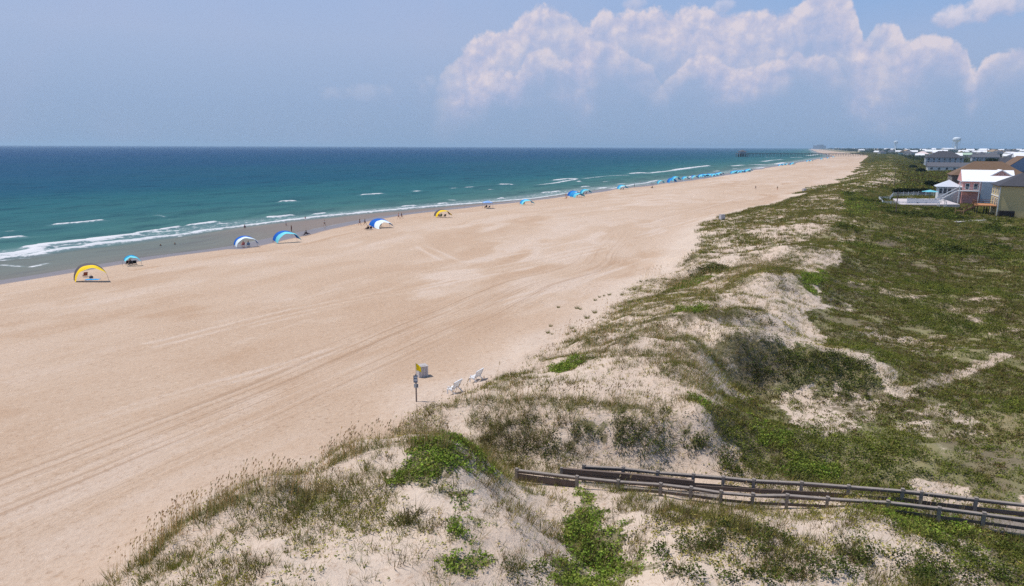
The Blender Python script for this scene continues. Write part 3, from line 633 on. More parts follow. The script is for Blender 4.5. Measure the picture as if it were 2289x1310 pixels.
# ============================================================ sea haze in the air
def haze_box():
    bm = bmesh.new(); x0, x1, y0, y1, z0, z1 = -33000, 33000, -33000, 33000, -16, 75
    bmesh.ops.create_cube(bm, size=1.0)
    for v in bm.verts: v.co = ((x1 if v.co.x > 0 else x0), (y1 if v.co.y > 0 else y0), (z1 if v.co.z > 0 else z0))
    me = bpy.data.meshes.new('haze'); bm.to_mesh(me); bm.free()
    m = bpy.data.materials.new('haze_air'); m.use_nodes = True; t = NT(m.node_tree); t.n.clear()
    o_ = t.add('ShaderNodeOutputMaterial'); v = t.add('ShaderNodeVolumePrincipled'); t.l.new(v.outputs[0], o_.inputs['Volume'])
    v.inputs['Color'].default_value = (0.58, 0.80, 1.0, 1); v.inputs['Density'].default_value = HAZE; v.inputs['Anisotropy'].default_value = 0.2
    me.materials.append(m); o = bpy.data.objects.new('haze', me); C.objects.link(o); tag(o, kind='stuff')
HAZE = 0.00008
if HAZE: haze_box()

# ============================================================ vegetation: real leaves and blades, one object per kind
def tint_mat(name, trans=0.25, rough=0.75):
    m = bpy.data.materials.new(name); m.use_nodes = True; t = NT(m.node_tree); t.n.clear()
    o = t.add('ShaderNodeOutputMaterial'); d = t.add('ShaderNodeBsdfDiffuse'); tr = t.add('ShaderNodeBsdfTranslucent'); mx = t.add('ShaderNodeMixShader')
    c = t.attr('tint', 'Color'); t.l.new(c, d.inputs['Color']); t.l.new(t.mix(1.0, c, (1.0, 1.05, 0.6, 1), 'MULTIPLY'), tr.inputs['Color'])
    mx.inputs[0].default_value = trans; t.l.new(d.outputs[0], mx.inputs[1]); t.l.new(tr.outputs[0], mx.inputs[2]); t.l.new(mx.outputs[0], o.inputs['Surface'])
    return m

KEEP_CLEAR = [(hit(1017, 872), 2.2), (hit(1066, 848), 2.2), (hit(1000, 880), 3.0), (hit(1045, 860), 2.6)]
def candidates(dens, s0, s1, tp0, tp1):
    """random points per square metre over the part of the shore that can be seen"""
    n = int(dens * (s1 - s0) * (tp1 - tp0)); s = RNG.uniform(s0, s1, n); tp = RNG.uniform(tp0, tp1, n)
    k = tp < 0.23 * s + 9; s, tp = s[k], tp[k]
    x, y = st2xy(s, tp + drift(s))
    for p, r in KEEP_CLEAR: k = np.hypot(x - p[0], y - p[1]) > r; x, y = x[k], y[k]
    return x, y

def palette(n, cols, w=None):
    cols = np.array([c[:3] for c in cols]); i = RNG.choice(len(cols), n, p=w)
    return cols[i] * RNG.uniform(0.75, 1.25, (n, 1)) * RNG.uniform(0.93, 1.07, (n, 3))

class Leaves:
    """collects triangles"""
    def __init__(s): s.v = []; s.c = []
    def blades(s, x, y, z, k, h, spread, lean, width, cols, wind=(0.10, -0.02)):
        """k blades to each clump: thin upright triangles leaning outwards"""
        n = len(x); N = n * k
        if n == 0: return
        i = np.repeat(np.arange(n), k); a = RNG.uniform(0, 2 * np.pi, N); r = np.sqrt(RNG.uniform(0, 1, N)) * np.asarray(spread)[i] if np.ndim(spread) else np.sqrt(RNG.uniform(0, 1, N)) * spread
        hh = (np.asarray(h)[i] if np.ndim(h) else h) * RNG.uniform(0.55, 1.15, N); ln = lean * RNG.uniform(0.3, 1.3, N) * hh
        bx = x[i] + r * np.cos(a); by = y[i] + r * np.sin(a); bz = z[i] - 0.03
        tx = bx + ln * np.cos(a) + wind[0] * hh; ty = by + ln * np.sin(a) + wind[1] * hh; tz = bz + hh * np.sqrt(np.maximum(0.1, 1 - lean * lean * 0.6))
        w = width * RNG.uniform(0.7, 1.4, N); b = RNG.uniform(0, 2 * np.pi, N); wx, wy = np.cos(b) * w / 2, np.sin(b) * w / 2
        v = np.empty((N, 3, 3)); v[:, 0] = np.stack([bx - wx, by - wy, bz], 1); v[:, 1] = np.stack([bx + wx, by + wy, bz], 1); v[:, 2] = np.stack([tx, ty, tz], 1)
        s.v.append(v.reshape(-1, 3)); s.c.append(np.repeat(cols[i] * RNG.uniform(0.82, 1.18, (N, 1)), 3, 0))
    def leaves(s, x, y, z, k, rad, h, size, cols, dome=True, flat=0.5):
        """k small leaves to each clump, filling a low dome"""
        n = len(x); N = n * k
        if n == 0: return
        i = np.repeat(np.arange(n), k); a = RNG.uniform(0, 2 * np.pi, N); q = np.sqrt(RNG.uniform(0, 1, N)); R = (np.asarray(rad)[i] if np.ndim(rad) else rad); H = (np.asarray(h)[i] if np.ndim(h) else h)
        px_ = x[i] + q * R * np.cos(a); py_ = y[i] + q * R * np.sin(a); pz_ = z[i] + H * (np.sqrt(np.maximum(0, 1 - q * q)) if dome else 1) * RNG.uniform(0.25, 1.0, N) + 0.01
        e1 = RNG.normal(size=(N, 3)); e1[:, 2] *= flat; e1 /= np.linalg.norm(e1, axis=1)[:, None] + 1e-9
        e2 = RNG.normal(size=(N, 3)); e2[:, 2] *= flat; e2 -= (e2 * e1).sum(1)[:, None] * e1; e2 /= np.linalg.norm(e2, axis=1)[:, None] + 1e-9
        sz = ((np.asarray(size)[i] if np.ndim(size) else size) * RNG.uniform(0.6, 1.4, N))[:, None]
        c = np.stack([px_, py_, pz_], 1); v = np.empty((N, 3, 3)); v[:, 0] = c - e1 * sz * .6; v[:, 1] = c + e1 * sz * .6; v[:, 2] = c + e2 * sz
        s.v.append(v.reshape(-1, 3)); s.c.append(np.repeat(cols[i] * RNG.uniform(0.75, 1.25, (N, 1)), 3, 0))
    def make(s, name, mat, kind='stuff', parent=None):
        v = np.concatenate(s.v); c = np.concatenate(s.c); c = np.concatenate([np.clip(c, 0, 1), np.ones((len(c), 1))], 1)
        o = mesh_np(name, v, np.arange(len(v), dtype=np.int32), 3, mat, parent, col=c)
        if kind: tag(o, kind=kind)
        return o

GREEN = [srgb(112, 120, 54), srgb(128, 130, 66), srgb(94, 104, 48), srgb(142, 134, 78)]
STRAW = [srgb(178, 154, 106), srgb(160, 138, 92), srgb(148, 128, 84), srgb(190, 168, 122)]
OLIVE = [srgb(128, 122, 70), srgb(112, 110, 60), srgb(140, 128, 78), srgb(118, 104, 68)]
HEATHC = [srgb(94, 100, 46), srgb(106, 108, 54), srgb(112, 104, 60), srgb(80, 76, 42), srgb(120, 126, 58), srgb(98, 82, 54)]
SCRUBC = [srgb(108, 96, 68), srgb(92, 84, 58), srgb(118, 106, 74), srgb(92, 92, 54), srgb(84, 92, 48)]
VINEC = [srgb(124, 148, 58), srgb(110, 132, 52), srgb(144, 156, 72), srgb(108, 118, 56)]
PENNY = [srgb(160, 152, 78), srgb(140, 134, 66), srgb(176, 164, 96), srgb(118, 120, 56)]
leaf_mat = tint_mat('leaf', 0.22); blade_mat = tint_mat('blade', 0.28)

# --- beach grass
L = Leaves()
x, y = candidates(24.0, 14, 110, -32, 34); f = spots(x, y)
k = RNG.uniform(0, 1, len(x)) < np.clip(f['grass'] * (0.62 + 0.25 * f['crest'] + 0.35 * sstep(44, 38, f['s'])), 0, 1); x, y = x[k], y[k]; f = {a: b[k] for a, b in f.items()}; z = ground(x, y)
gr = np.clip(f['crest'] * 0.8 + f['n3'] * 0.9 + 0.30 * sstep(40, 50, f['s']) - 0.05, 0, 1)
c = np.where((RNG.uniform(0, 1, len(x)) < gr)[:, None], palette(len(x), GREEN + OLIVE), palette(len(x), STRAW[:2] + OLIVE[:3] + GREEN))
L.blades(x, y, z, 8, RNG.uniform(0.22, 0.62, len(x)) * (1 + 0.25 * sstep(44, 38, f['s'])), 0.15, 0.6, 0.024, c)
x, y = candidates(3.6, 110, 330, -34, 90); f = spots(x, y)
k = RNG.uniform(0, 1, len(x)) < np.clip(f['grass'] * 0.9, 0, 1); x, y = x[k], y[k]; f = {a: b[k] for a, b in f.items()}; z = ground(x, y)
c = np.where((RNG.uniform(0, 1, len(x)) < 0.8)[:, None], palette(len(x), GREEN + OLIVE), palette(len(x), STRAW + OLIVE))
L.blades(x, y, z, 12, RNG.uniform(0.35, 0.75, len(x)), 0.40, 0.5, 0.06, c)
x, y = candidates(0.35, 330, 950, -36, 120); f = spots(x, y)
k = RNG.uniform(0, 1, len(x)) < np.clip(f['grass'], 0, 1); x, y = x[k], y[k]; z = ground(x, y)
L.blades(x, y, z, 12, RNG.uniform(0.5, 1.0, len(x)), 1.0, 0.5, 0.22, palette(len(x), GREEN + OLIVE))
x, y = candidates(0.10, 950, 2600, -34, 160); f = spots(x, y); z = ground(x, y)
L.blades(x, y, z, 14, RNG.uniform(0.8, 1.8, len(x)), 2.0, 0.5, 0.5, palette(len(x), GREEN + OLIVE))
L.make('dune_grass', blade_mat)

# --- sea oats: tall stalks with drooping seed heads along the crests
L = Leaves()
x, y = candidates(52.0, 14, 100, -32, 20); f = spots(x, y)
k = RNG.uniform(0, 1, len(x)) < np.clip(f['crest'] * (0.12 + 0.73 * sstep(46, 36, f['s'])) * (f['tp'] < -8) + f['grass'] * 0.008, 0, 1) * (f['tp'] < 8); x, y = x[k], y[k]; z = ground(x, y); n = len(x)
h = RNG.uniform(0.7, 1.5, n); c = palette(n, [srgb(226, 196, 156), srgb(208, 174, 132), srgb(232, 206, 170)])
lx = h * RNG.uniform(0.02, 0.22, n); ly = h * RNG.uniform(-0.12, 0.08, n)
def tri(a, b, d): return np.stack([a, b, d], 1).reshape(-1, 3)
base = np.stack([x, y, z], 1); tip = np.stack([x + lx, y + ly, z + h], 1)
for ang in (0.4, 1.97):
    w = np.array([math.cos(ang), math.sin(ang), 0]) * 0.008
    L.v.append(tri(base - w, base + w, tip)); L.c.append(np.repeat(c, 3, 0))
    hd = tip + np.stack([RNG.uniform(.02, .09, n), RNG.uniform(-.03, .02, n), RNG.uniform(-.03, .08, n)], 1); up = tip - np.stack([lx * .16, ly * .16, h * .12], 1)
    L.v.append(tri(up, (tip + hd) / 2 + w * 1.1, hd)); L.c.append(np.repeat(c * 0.9, 3, 0))
    L.v.append(tri(up, hd, tip - w * 0.8)); L.c.append(np.repeat(c * 0.95, 3, 0))
L.make('sea_oats', blade_mat)

# --- heath: low mats of shrubs and weeds behind the dunes
L = Leaves()
x, y = candidates(17.0, 22, 120, -24, 34); f = spots(x, y)
k = RNG.uniform(0, 1, len(x)) < np.clip(f['heath'] * sstep(0.26, 0.56, f['n1'] * .6 + f['n2'] * .4) * 1.25, 0, 1); x, y = x[k], y[k]; f = {a: b[k] for a, b in f.items()}; z = ground(x, y); n = len(x)
tone = np.where((f['n3'] > 0.52)[:, None], palette(n, [HEATHC[0], HEATHC[1], HEATHC[4]]), palette(n, HEATHC))
L.leaves(x, y, z, 18, RNG.uniform(0.20, 0.42, n), RNG.uniform(0.10, 0.34, n) * (0.6 + 1.2 * sstep(.5, .68, f['n3'])), 0.075, tone)
x, y = candidates(4.2, 120, 330, -22, 90); f = spots(x, y)
k = RNG.uniform(0, 1, len(x)) < np.clip(f['heath'] * sstep(0.28, 0.60, f['n1']) * 1.1, 0, 1); x, y = x[k], y[k]; f = {a: b[k] for a, b in f.items()}; z = ground(x, y); n = len(x)
tone = np.where((f['n3'] > 0.5)[:, None], palette(n, [HEATHC[0], HEATHC[1], HEATHC[4]]), palette(n, HEATHC))
L.leaves(x, y, z, 16, RNG.uniform(0.4, 0.9, n), RNG.uniform(0.15, 0.45, n) * (0.5 + 1.3 * sstep(.48, .66, f['n3'])), 0.15, tone)
x, y = candidates(0.40, 330, 1000, -10, 150); f = spots(x, y)
k = RNG.uniform(0, 1, len(x)) < f['heath'] * 0.9; x, y = x[k], y[k]; f = {a: b[k] for a, b in f.items()}; z = ground(x, y); n = len(x)
L.leaves(x, y, z, 14, RNG.uniform(0.8, 2.2, n), RNG.uniform(0.3, 1.3, n), 0.5, palette(n, HEATHC))
L.make('dune_heath', leaf_mat)

# --- taller bushy patches among the heath
L = Leaves()
x, y = candidates(0.9, 24, 330, -20, 90); f = spots(x, y)
k = (RNG.uniform(0, 1, len(x)) < f['heath'] * sstep(0.56, 0.66, f['n3']) * 0.8); x, y = x[k], y[k]; f = {a: b[k] for a, b in f.items()}; z = ground(x, y); n = len(x)
fr = sstep(60, 220, f['s'])
L.leaves(x, y, z, 46, RNG.uniform(0.4, 0.9, n), RNG.uniform(0.4, 0.9, n), 0.09 + 0.13 * fr, palette(n, [srgb(74, 84, 40), srgb(86, 96, 46), srgb(62, 66, 36), srgb(98, 108, 52)]))
x, y = candidates(9.0, 14, 130, -28, 34); f = spots(x, y)
k = (RNG.uniform(0, 1, len(x)) < f['bush'] * 0.9); x, y = x[k], y[k]; f = {a: b[k] for a, b in f.items()}; z = ground(x, y); n = len(x)
L.leaves(x, y, z, 40, RNG.uniform(0.25, 0.5, n), RNG.uniform(0.3, 0.75, n), 0.075 + 0.05 * sstep(60, 120, f['s']), palette(n, [srgb(70, 80, 38), srgb(82, 92, 42), srgb(58, 62, 34), srgb(96, 104, 50)]))
x, y = candidates(1.2, 130, 330, -28, 80); f = spots(x, y)
k = (RNG.uniform(0, 1, len(x)) < f['bush'] * 0.9); x, y = x[k], y[k]; z = ground(x, y); n = len(x)
L.leaves(x, y, z, 46, RNG.uniform(0.8, 1.4, n), RNG.uniform(0.4, 0.9, n), 0.22, palette(n, [srgb(70, 80, 38), srgb(80, 90, 44), srgb(58, 62, 34)]))
L.make('bushy_patches', leaf_mat)

# --- dry scrub on the dune faces
L = Leaves()
x, y = candidates(9.0, 20, 130, -28, 30); f = spots(x, y)
k = RNG.uniform(0, 1, len(x)) < np.clip((1.0 - 0.6 * sstep(42, 46, f['s'])) * f['scrub'] * sstep(0.42, 0.58, f['n1'] * .5 + f['n2'] * .5) + 0.10 * f['dune'] * sstep(0.6, 0.7, f['n1']), 0, 1); x, y = x[k], y[k]; z = ground(x, y); n = len(x)
c = palette(n, SCRUBC)
L.blades(x, y, z, 9, RNG.uniform(0.35, 0.85, n), 0.30, 0.8, 0.035, c); L.leaves(x, y, z, 14, 0.34, RNG.uniform(0.2, 0.6, n), 0.07, c)
L.make('dry_scrub', leaf_mat)

# --- creeping vines, bright green
L = Leaves()
x, y = candidates(34.0, 14, 115, -30, 26); f = spots(x, y)
k = RNG.uniform(0, 1, len(x)) < f['vine'] * (0.45 + 0.55 * sstep(.38, .56, f['n2'] * .6 + f['n1'] * .4)); x, y = x[k], y[k]; f = {a: b[k] for a, b in f.items()}; z = ground(x, y); n = len(x)
L.leaves(x, y, z, 13, 0.28, 0.10 + 0.30 * sstep(.35, .65, f['n1']), 0.085, palette(n, VINEC), flat=0.6)
x, y = candidates(3.0, 115, 330, -30, 60); f = spots(x, y)
k = RNG.uniform(0, 1, len(x)) < f['vine']; x, y = x[k], y[k]; z = ground(x, y); n = len(x)
L.leaves(x, y, z, 14, 0.6, 0.3, 0.2, palette(n, VINEC + GREEN))
L.make('creeping_vines', leaf_mat)

# --- thin dead stems on the bare slopes
L = Leaves(); STEMS = [wpoly((1010,1090),(1120,1062),(1240,1130),(1262,1300),(1100,1310),(1050,1200)), wpoly((890,1085),(1000,1092),(1020,1200),(930,1210)), wpoly((1060,930),(1340,930),(1500,930),(1540,1000),(1300,1015),(1080,1000)), wpoly((620,1085),(710,1095),(700,1180),(630,1160)), wpoly((420,1260),(900,1240),(1000,1310),(380,1310)), wpoly((1340,1140),(1900,1150),(2000,1300),(1420,1310))]
x, y = candidates(12.0, 14, 62, -30, 14); f = spots(x, y); w_ = np.zeros(len(x))
for p in STEMS: w_ = np.maximum(w_, inpoly(x + 2 * (f['n1'] - .5), y + 2 * (f['n2'] - .5), p))
k = RNG.uniform(0, 1, len(x)) < (0.10 + w_ * 0.8) * f['dune'] * sstep(.44, .60, f['n2'] * .6 + f['n1'] * .4); x, y = x[k], y[k]; z = ground(x, y); n = len(x)
L.blades(x, y, z, 5, RNG.uniform(0.4, 0.9, n), 0.14, 0.40, 0.022, palette(n, [srgb(112, 94, 70), srgb(96, 82, 62), srgb(130, 112, 84), srgb(104, 100, 62)]), wind=(0.16, -0.05))
L.make('dead_stems', blade_mat)

# --- dead sprigs lying about on the open dune sand
L = Leaves()
x, y = candidates(16.0, 14, 100, -30, 16); f = spots(x, y)
k = RNG.uniform(0, 1, len(x)) < f['dune'] * (1 - f['heath']) * (0.38 + 0.4 * sstep(46, 34, f['s'])) * sstep(.35, .6, f['n2']); x, y = x[k], y[k]; z = ground(x, y); n = len(x)
L.blades(x, y, z, 4, RNG.uniform(0.14, 0.42, n), 0.10, 0.85, 0.018, palette(n, STRAW + SCRUBC + OLIVE))
L.make('dry_sprigs', blade_mat)

# --- small round yellowish leaves creeping over open sand
L = Leaves()
x, y = candidates(12.0, 14, 100, -30, 16); f = spots(x, y)
k = RNG.uniform(0, 1, len(x)) < np.clip(f['dune'] * (1 - f['heath']) * (1 - f['bare']) * (0.08 + 0.9 * sstep(0.50, 0.66, f['n1'] * .5 + f['n3'] * .5)), 0, 1); x, y = x[k], y[k]; z = ground(x, y); n = len(x)
L.leaves(x, y, z, 7, 0.22, 0.12, 0.075, palette(n, PENNY), dome=False, flat=0.45)
L.make('creeping_leaves', leaf_mat)

# ============================================================ object building
class MB:
    def __init__(s): s.v = []; s.f = []; s.m = []
    def quad(s, pts, mi=0):
        i = len(s.v); s.v += [tuple(p) for p in pts]; s.f.append(tuple(range(i, i + len(pts)))); s.m.append(mi); return s
    def box(s, c, size, rz=0.0, ry=0.0, rx=0.0, mi=0):
        M = Matrix.Rotation(rz, 3, 'Z') @ Matrix.Rotation(ry, 3, 'Y') @ Matrix.Rotation(rx, 3, 'X'); i = len(s.v); hx, hy, hz = (q / 2 for q in size)
        for x in (-hx, hx):
            for y in (-hy, hy):
                for z in (-hz, hz): s.v.append(tuple(Vector(c) + M @ Vector((x, y, z))))
        for f in ((0, 1, 3, 2), (4, 6, 7, 5), (0, 4, 5, 1), (2, 3, 7, 6), (0, 2, 6, 4), (1, 5, 7, 3)): s.f.append(tuple(i + j for j in f)); s.m.append(mi)
        return s
    def bar(s, a, b, w, h, mi=0):
        """box beam from a to b, w wide, h high"""
        a = Vector(a); b = Vector(b); d = (b - a).normalized(); side = d.cross(Vector((0, 0, 1)))
        side = side.normalized() if side.length > 1e-3 else Vector((1, 0, 0)); up = side.cross(d); i = len(s.v)
        for p in (a, b):
            for x, y in ((-w, -h), (w, -h), (w, h), (-w, h)): s.v.append(tuple(p + side * x / 2 + up * y / 2))
        for f in ((0, 1, 2, 3), (7, 6, 5, 4), (0, 4, 5, 1), (1, 5, 6, 2), (2, 6, 7, 3), (3, 7, 4, 0)): s.f.append(tuple(i + j for j in f)); s.m.append(mi)
        return s
    def tube(s, pts, r, n=8, mi=0):
        pts = [Vector(p) for p in pts]; rr = r if isinstance(r, (list, tuple)) else [r] * len(pts); rings = []
        for k, p in enumerate(pts):
            d = (pts[min(k + 1, len(pts) - 1)] - pts[max(k - 1, 0)]).normalized(); a = d.orthogonal().normalized()
            if abs(d.z) < 0.95: a = d.cross(Vector((0, 0, 1))).normalized()
            b = d.cross(a); i = len(s.v); rings.append(i)
            for j in range(n): s.v.append(tuple(p + (a * math.cos(j * 2 * math.pi / n) + b * math.sin(j * 2 * math.pi / n)) * rr[k]))
        for q in range(len(rings) - 1):
            for j in range(n): s.f.append((rings[q] + j, rings[q] + (j + 1) % n, rings[q + 1] + (j + 1) % n, rings[q + 1] + j)); s.m.append(mi)
        for i in (rings[0], rings[-1]): s.f.append(tuple(range(i, i + n))); s.m.append(mi)
        return s
    def lathe(s, prof, n=16, c=(0, 0, 0), mi=0):
        i0 = len(s.v)
        for r, z in prof:
            for j in range(n): s.v.append((c[0] + r * math.cos(j * 2 * math.pi / n), c[1] + r * math.sin(j * 2 * math.pi / n), c[2] + z))
        for q in range(len(prof) - 1):
            for j in range(n): s.f.append((i0 + q * n + j, i0 + q * n + (j + 1) % n, i0 + (q + 1) * n + (j + 1) % n, i0 + (q + 1) * n + j)); s.m.append(mi)
        for q in (0, len(prof) - 1): s.f.append(tuple(i0 + q * n + j for j in range(n))); s.m.append(mi)
        return s
    def build(s, name, mat, parent=None, smooth=False):
        me = bpy.data.meshes.new(name); me.from_pydata(s.v, [], s.f); me.update()
        for m in (mat if isinstance(mat, (list, tuple)) else [mat]): me.materials.append(m)
        if any(s.m): me.polygons.foreach_set('material_index', s.m)
        bm = bmesh.new(); bm.from_mesh(me); bmesh.ops.recalc_face_normals(bm, faces=bm.faces); bm.to_mesh(me); bm.free()
        if smooth:
            for p in me.polygons: p.use_smooth = True
        o = bpy.data.objects.new(name, me); C.objects.link(o)
        if parent: o.parent = parent
        return o

def dup(root, loc, rz=0.0, label=None, group=None, mats=None, scale=None):
    """a copy of a thing with copies of its parts and sub-parts; mats recolours parts by name"""
    def cp(o, par):
        c = o.copy(); C.objects.link(c)
        if par: c.parent = par
        st = o.name.split('.')[0]
        if mats and st in mats and o.type == 'MESH':
            c.material_slots[0].link = 'OBJECT'; c.material_slots[0].material = mats[st]
        for ch in KIDS.get(o.name, []): cp(ch, c)
        return c
    r = cp(root, None); r.location = loc; r.rotation_euler = (0, 0, rz)
    if scale: r.scale = (scale,) * 3
    if label: r['label'] = label
    if group: r['group'] = group
    return r
KIDS = {}
def learn(root):
    """remember the parts of a prototype for dup()"""
    for o in C.objects:
        if o.parent: KIDS.setdefault(o.parent.name, [])
        if o.parent and o not in KIDS[o.parent.name]: KIDS[o.parent.name].append(o)
    return root
_first = set()
def place(proto, loc, rz, label, group=None, mats=None, scale=None):
    """the first time moves the prototype itself, then copies it"""
    if proto.name not in _first:
        _first.add(proto.name); PRIST[proto.name] = True
        proto.location = loc; proto.rotation_euler = (0, 0, rz)
        if scale: proto.scale = (scale,) * 3
        proto['label'] = label
        if group: proto['group'] = group
        if mats:
            for o in [proto] + [c for k in ([proto.name] + [c.name for c in KIDS.get(proto.name, [])]) for c in KIDS.get(k, [])]:
                st = o.name.split('.')[0]
                if o.type == 'MESH' and st in mats: o.material_slots[0].link = 'OBJECT'; o.material_slots[0].material = mats[st]
        return proto
    return dup(proto, loc, rz, label, group, mats, scale)
PRIST = {}

WOOD = paint('weathered_wood', srgb(138, 128, 120), 0.85, 0.35, 3.0)
WOOD_D = paint('brown_boards', srgb(106, 92, 84), 0.85, 0.35, 2.5)
WHITE = paint('white_paint', srgb(226, 226, 226), 0.5, 0.05, 2.0)
GREY_M = paint('grey_plastic', srgb(198, 194, 196), 0.5, 0.10, 3.0)
METAL = paint('dull_metal', srgb(120, 122, 128), 0.4, 0.15, 3.0, metallic=0.4)
DARK = paint('dark_fabric', srgb(46, 46, 56), 0.8, 0.2, 5.0)
def fabric(name, rgb): return paint(name, srgb(*rgb), 0.75, 0.06, 3.0, spec=0.15)

BLUE = fabric('blue_cloth', (22, 96, 186)); AQUA = fabric('aqua_cloth', (120, 214, 226)); TEAL = fabric('teal_cloth', (30, 150, 196)); YEL = fabric('yellow_cloth', (244, 206, 40)); GREYC = fabric('grey_cloth', (96, 88, 92))
WHITEC = fabric('white_cloth', (222, 236, 242)); ORANGE = fabric('orange_cloth', (214, 140, 62)); PALEB = fabric('pale_blue_cloth', (140, 176, 228)); SKYB = fabric('sky_blue_cloth', (40, 150, 214)); RUST = fabric('rust_cloth', (150, 82, 56)); NAVY = fabric('navy_cloth', (36, 50, 92)); PINKC = fabric('pink_cloth', (214, 130, 130)); REDC = fabric('red_cloth', (120, 44, 46))
GREENC = fabric('green_cloth', (90, 120, 80)); BLACKC = fabric('black_cloth', (28, 28, 34)); LTBLUE = fabric('light_blue_cloth', (120, 160, 200))
SKIN_A = paint('skin_light', srgb(206, 158, 128), 0.6, 0.05, 9); SKIN_B = paint('skin_tan', srgb(170, 116, 86), 0.6, 0.05, 9); SKIN_C = paint('skin_brown', srgb(110, 72, 54), 0.6, 0.05, 9); HAIR = paint('hair_dark', srgb(52, 38, 30), 0.8, 0.2, 20); HAIR_L = paint('hair_fair', srgb(150, 116, 72), 0.8, 0.2, 20)

# ------------------------------------------------------------ people
def skin_mesh(name, J, E, root, levels=1):
    me = bpy.data.meshes.new(name); ks = list(J); me.from_pydata([J[k][0] for k in ks], [(ks.index(a), ks.index(b)) for a, b in E], []); me.update()
    o = bpy.data.objects.new(name + '_tmp', me); C.objects.link(o)
    o.modifiers.new('skin', 'SKIN'); sv = me.skin_vertices[0].data
    for i, k in enumerate(ks):
        r = J[k][1]; sv[i].radius = (r, r) if not isinstance(r, tuple) else r; sv[i].use_root = (k == root)
    sb = o.modifiers.new('sub', 'SUBSURF'); sb.levels = levels; sb.render_levels = levels
    dg = bpy.context.evaluated_depsgraph_get(); m2 = bpy.data.meshes.new_from_object(o.evaluated_get(dg)); m2.name = name
    for p in m2.polygons: p.use_smooth = True
    bpy.data.objects.remove(o); return m2

def body_joints(pose):
    J = {}; E = []
    def j(k, p, r, par=None):
        J[k] = (Vector(p), r)
        if par: E.append((par, k))
    if pose == 'sit':
        j('pelvis', (0, -.05, .34), .13); j('spine', (0, -.15, .54), .12, 'pelvis'); j('chest', (0, -.24, .74), .14, 'spine'); j('neck', (0, -.26, .89), .055, 'chest'); j('head', (0, -.24, 1.01), .098, 'neck'); j('crown', (0, -.25, 1.09), .08, 'head'); j('nose', (0, -.13, 1.0), .018, 'head')
    else:
        j('pelvis', (0, 0, .95), .13); j('spine', (0, .01, 1.14), .115, 'pelvis'); j('chest', (0, .0, 1.34), .14, 'spine'); j('neck', (0, .01, 1.49), .055, 'chest'); j('head', (0, .03, 1.61), .098, 'neck'); j('crown', (0, .02, 1.69), .08, 'head'); j('nose', (0, .14, 1.60), .018, 'head')
    for sx_ in (-1, 1):
        n = 'l' if sx_ < 0 else 'r'
        if pose == 'sit':
            arm = [(.17, -.24, .80), (.24, -.10, .58), (.24, .12, .52)]; leg = [(.09, -.02, .32), (.12, .40, .44), (.12, .72, .10), (.12, .86, .12)]
        elif pose == 'walk':
            q = sx_; arm = [(.18, 0, 1.40), (.23, .10 * q - .03, 1.13), (.23, .26 * q + .05, .93)]; leg = [(.09, 0, .90), (.10, -.20 * q + .08, .50), (.10, -.36 * q - .02, .10), (.10, -.36 * q + .14, .05)]
        else:
            arm = [(.18, 0, 1.40), (.24, -.02, 1.12), (.25, .06, .88)]; leg = [(.09, 0, .90), (.11, .02, .50), (.12, -.03, .09), (.13, .13, .05)]
        P_ = [Vector((sx_ * a, b, c)) for a, b, c in arm]
        j('sh' + n, P_[0], .062, 'chest'); j('el' + n, P_[1], .043, 'sh' + n); j('wr' + n, P_[2], .028, 'el' + n)
        d = (P_[2] - P_[1]).normalized(); palm = P_[2] + d * .075; j('pa' + n, palm, (.036, .018), 'wr' + n)
        sd_ = Vector((0, 1, 0)) if abs(d.y) < .7 else Vector((1, 0, 0))
        for fi, (of, ln) in enumerate(((-.027, .062), (-.009, .075), (.009, .070), (.027, .054))): j('f%d%s' % (fi, n), palm + d * (.03 + ln) + sd_ * of + Vector((-sx_ * .012, 0, 0)), .009, 'pa' + n)
        j('th' + n, P_[2] + d * .055 + sd_ * .055, .010, 'wr' + n)
        Q = [Vector((sx_ * a, b, c)) for a, b, c in leg]
        j('hi' + n, Q[0], .09, 'pelvis'); j('kn' + n, Q[1], .056, 'hi' + n); j('an' + n, Q[2], .038, 'kn' + n); j('to' + n, Q[3], .034, 'an' + n)
    return J, E

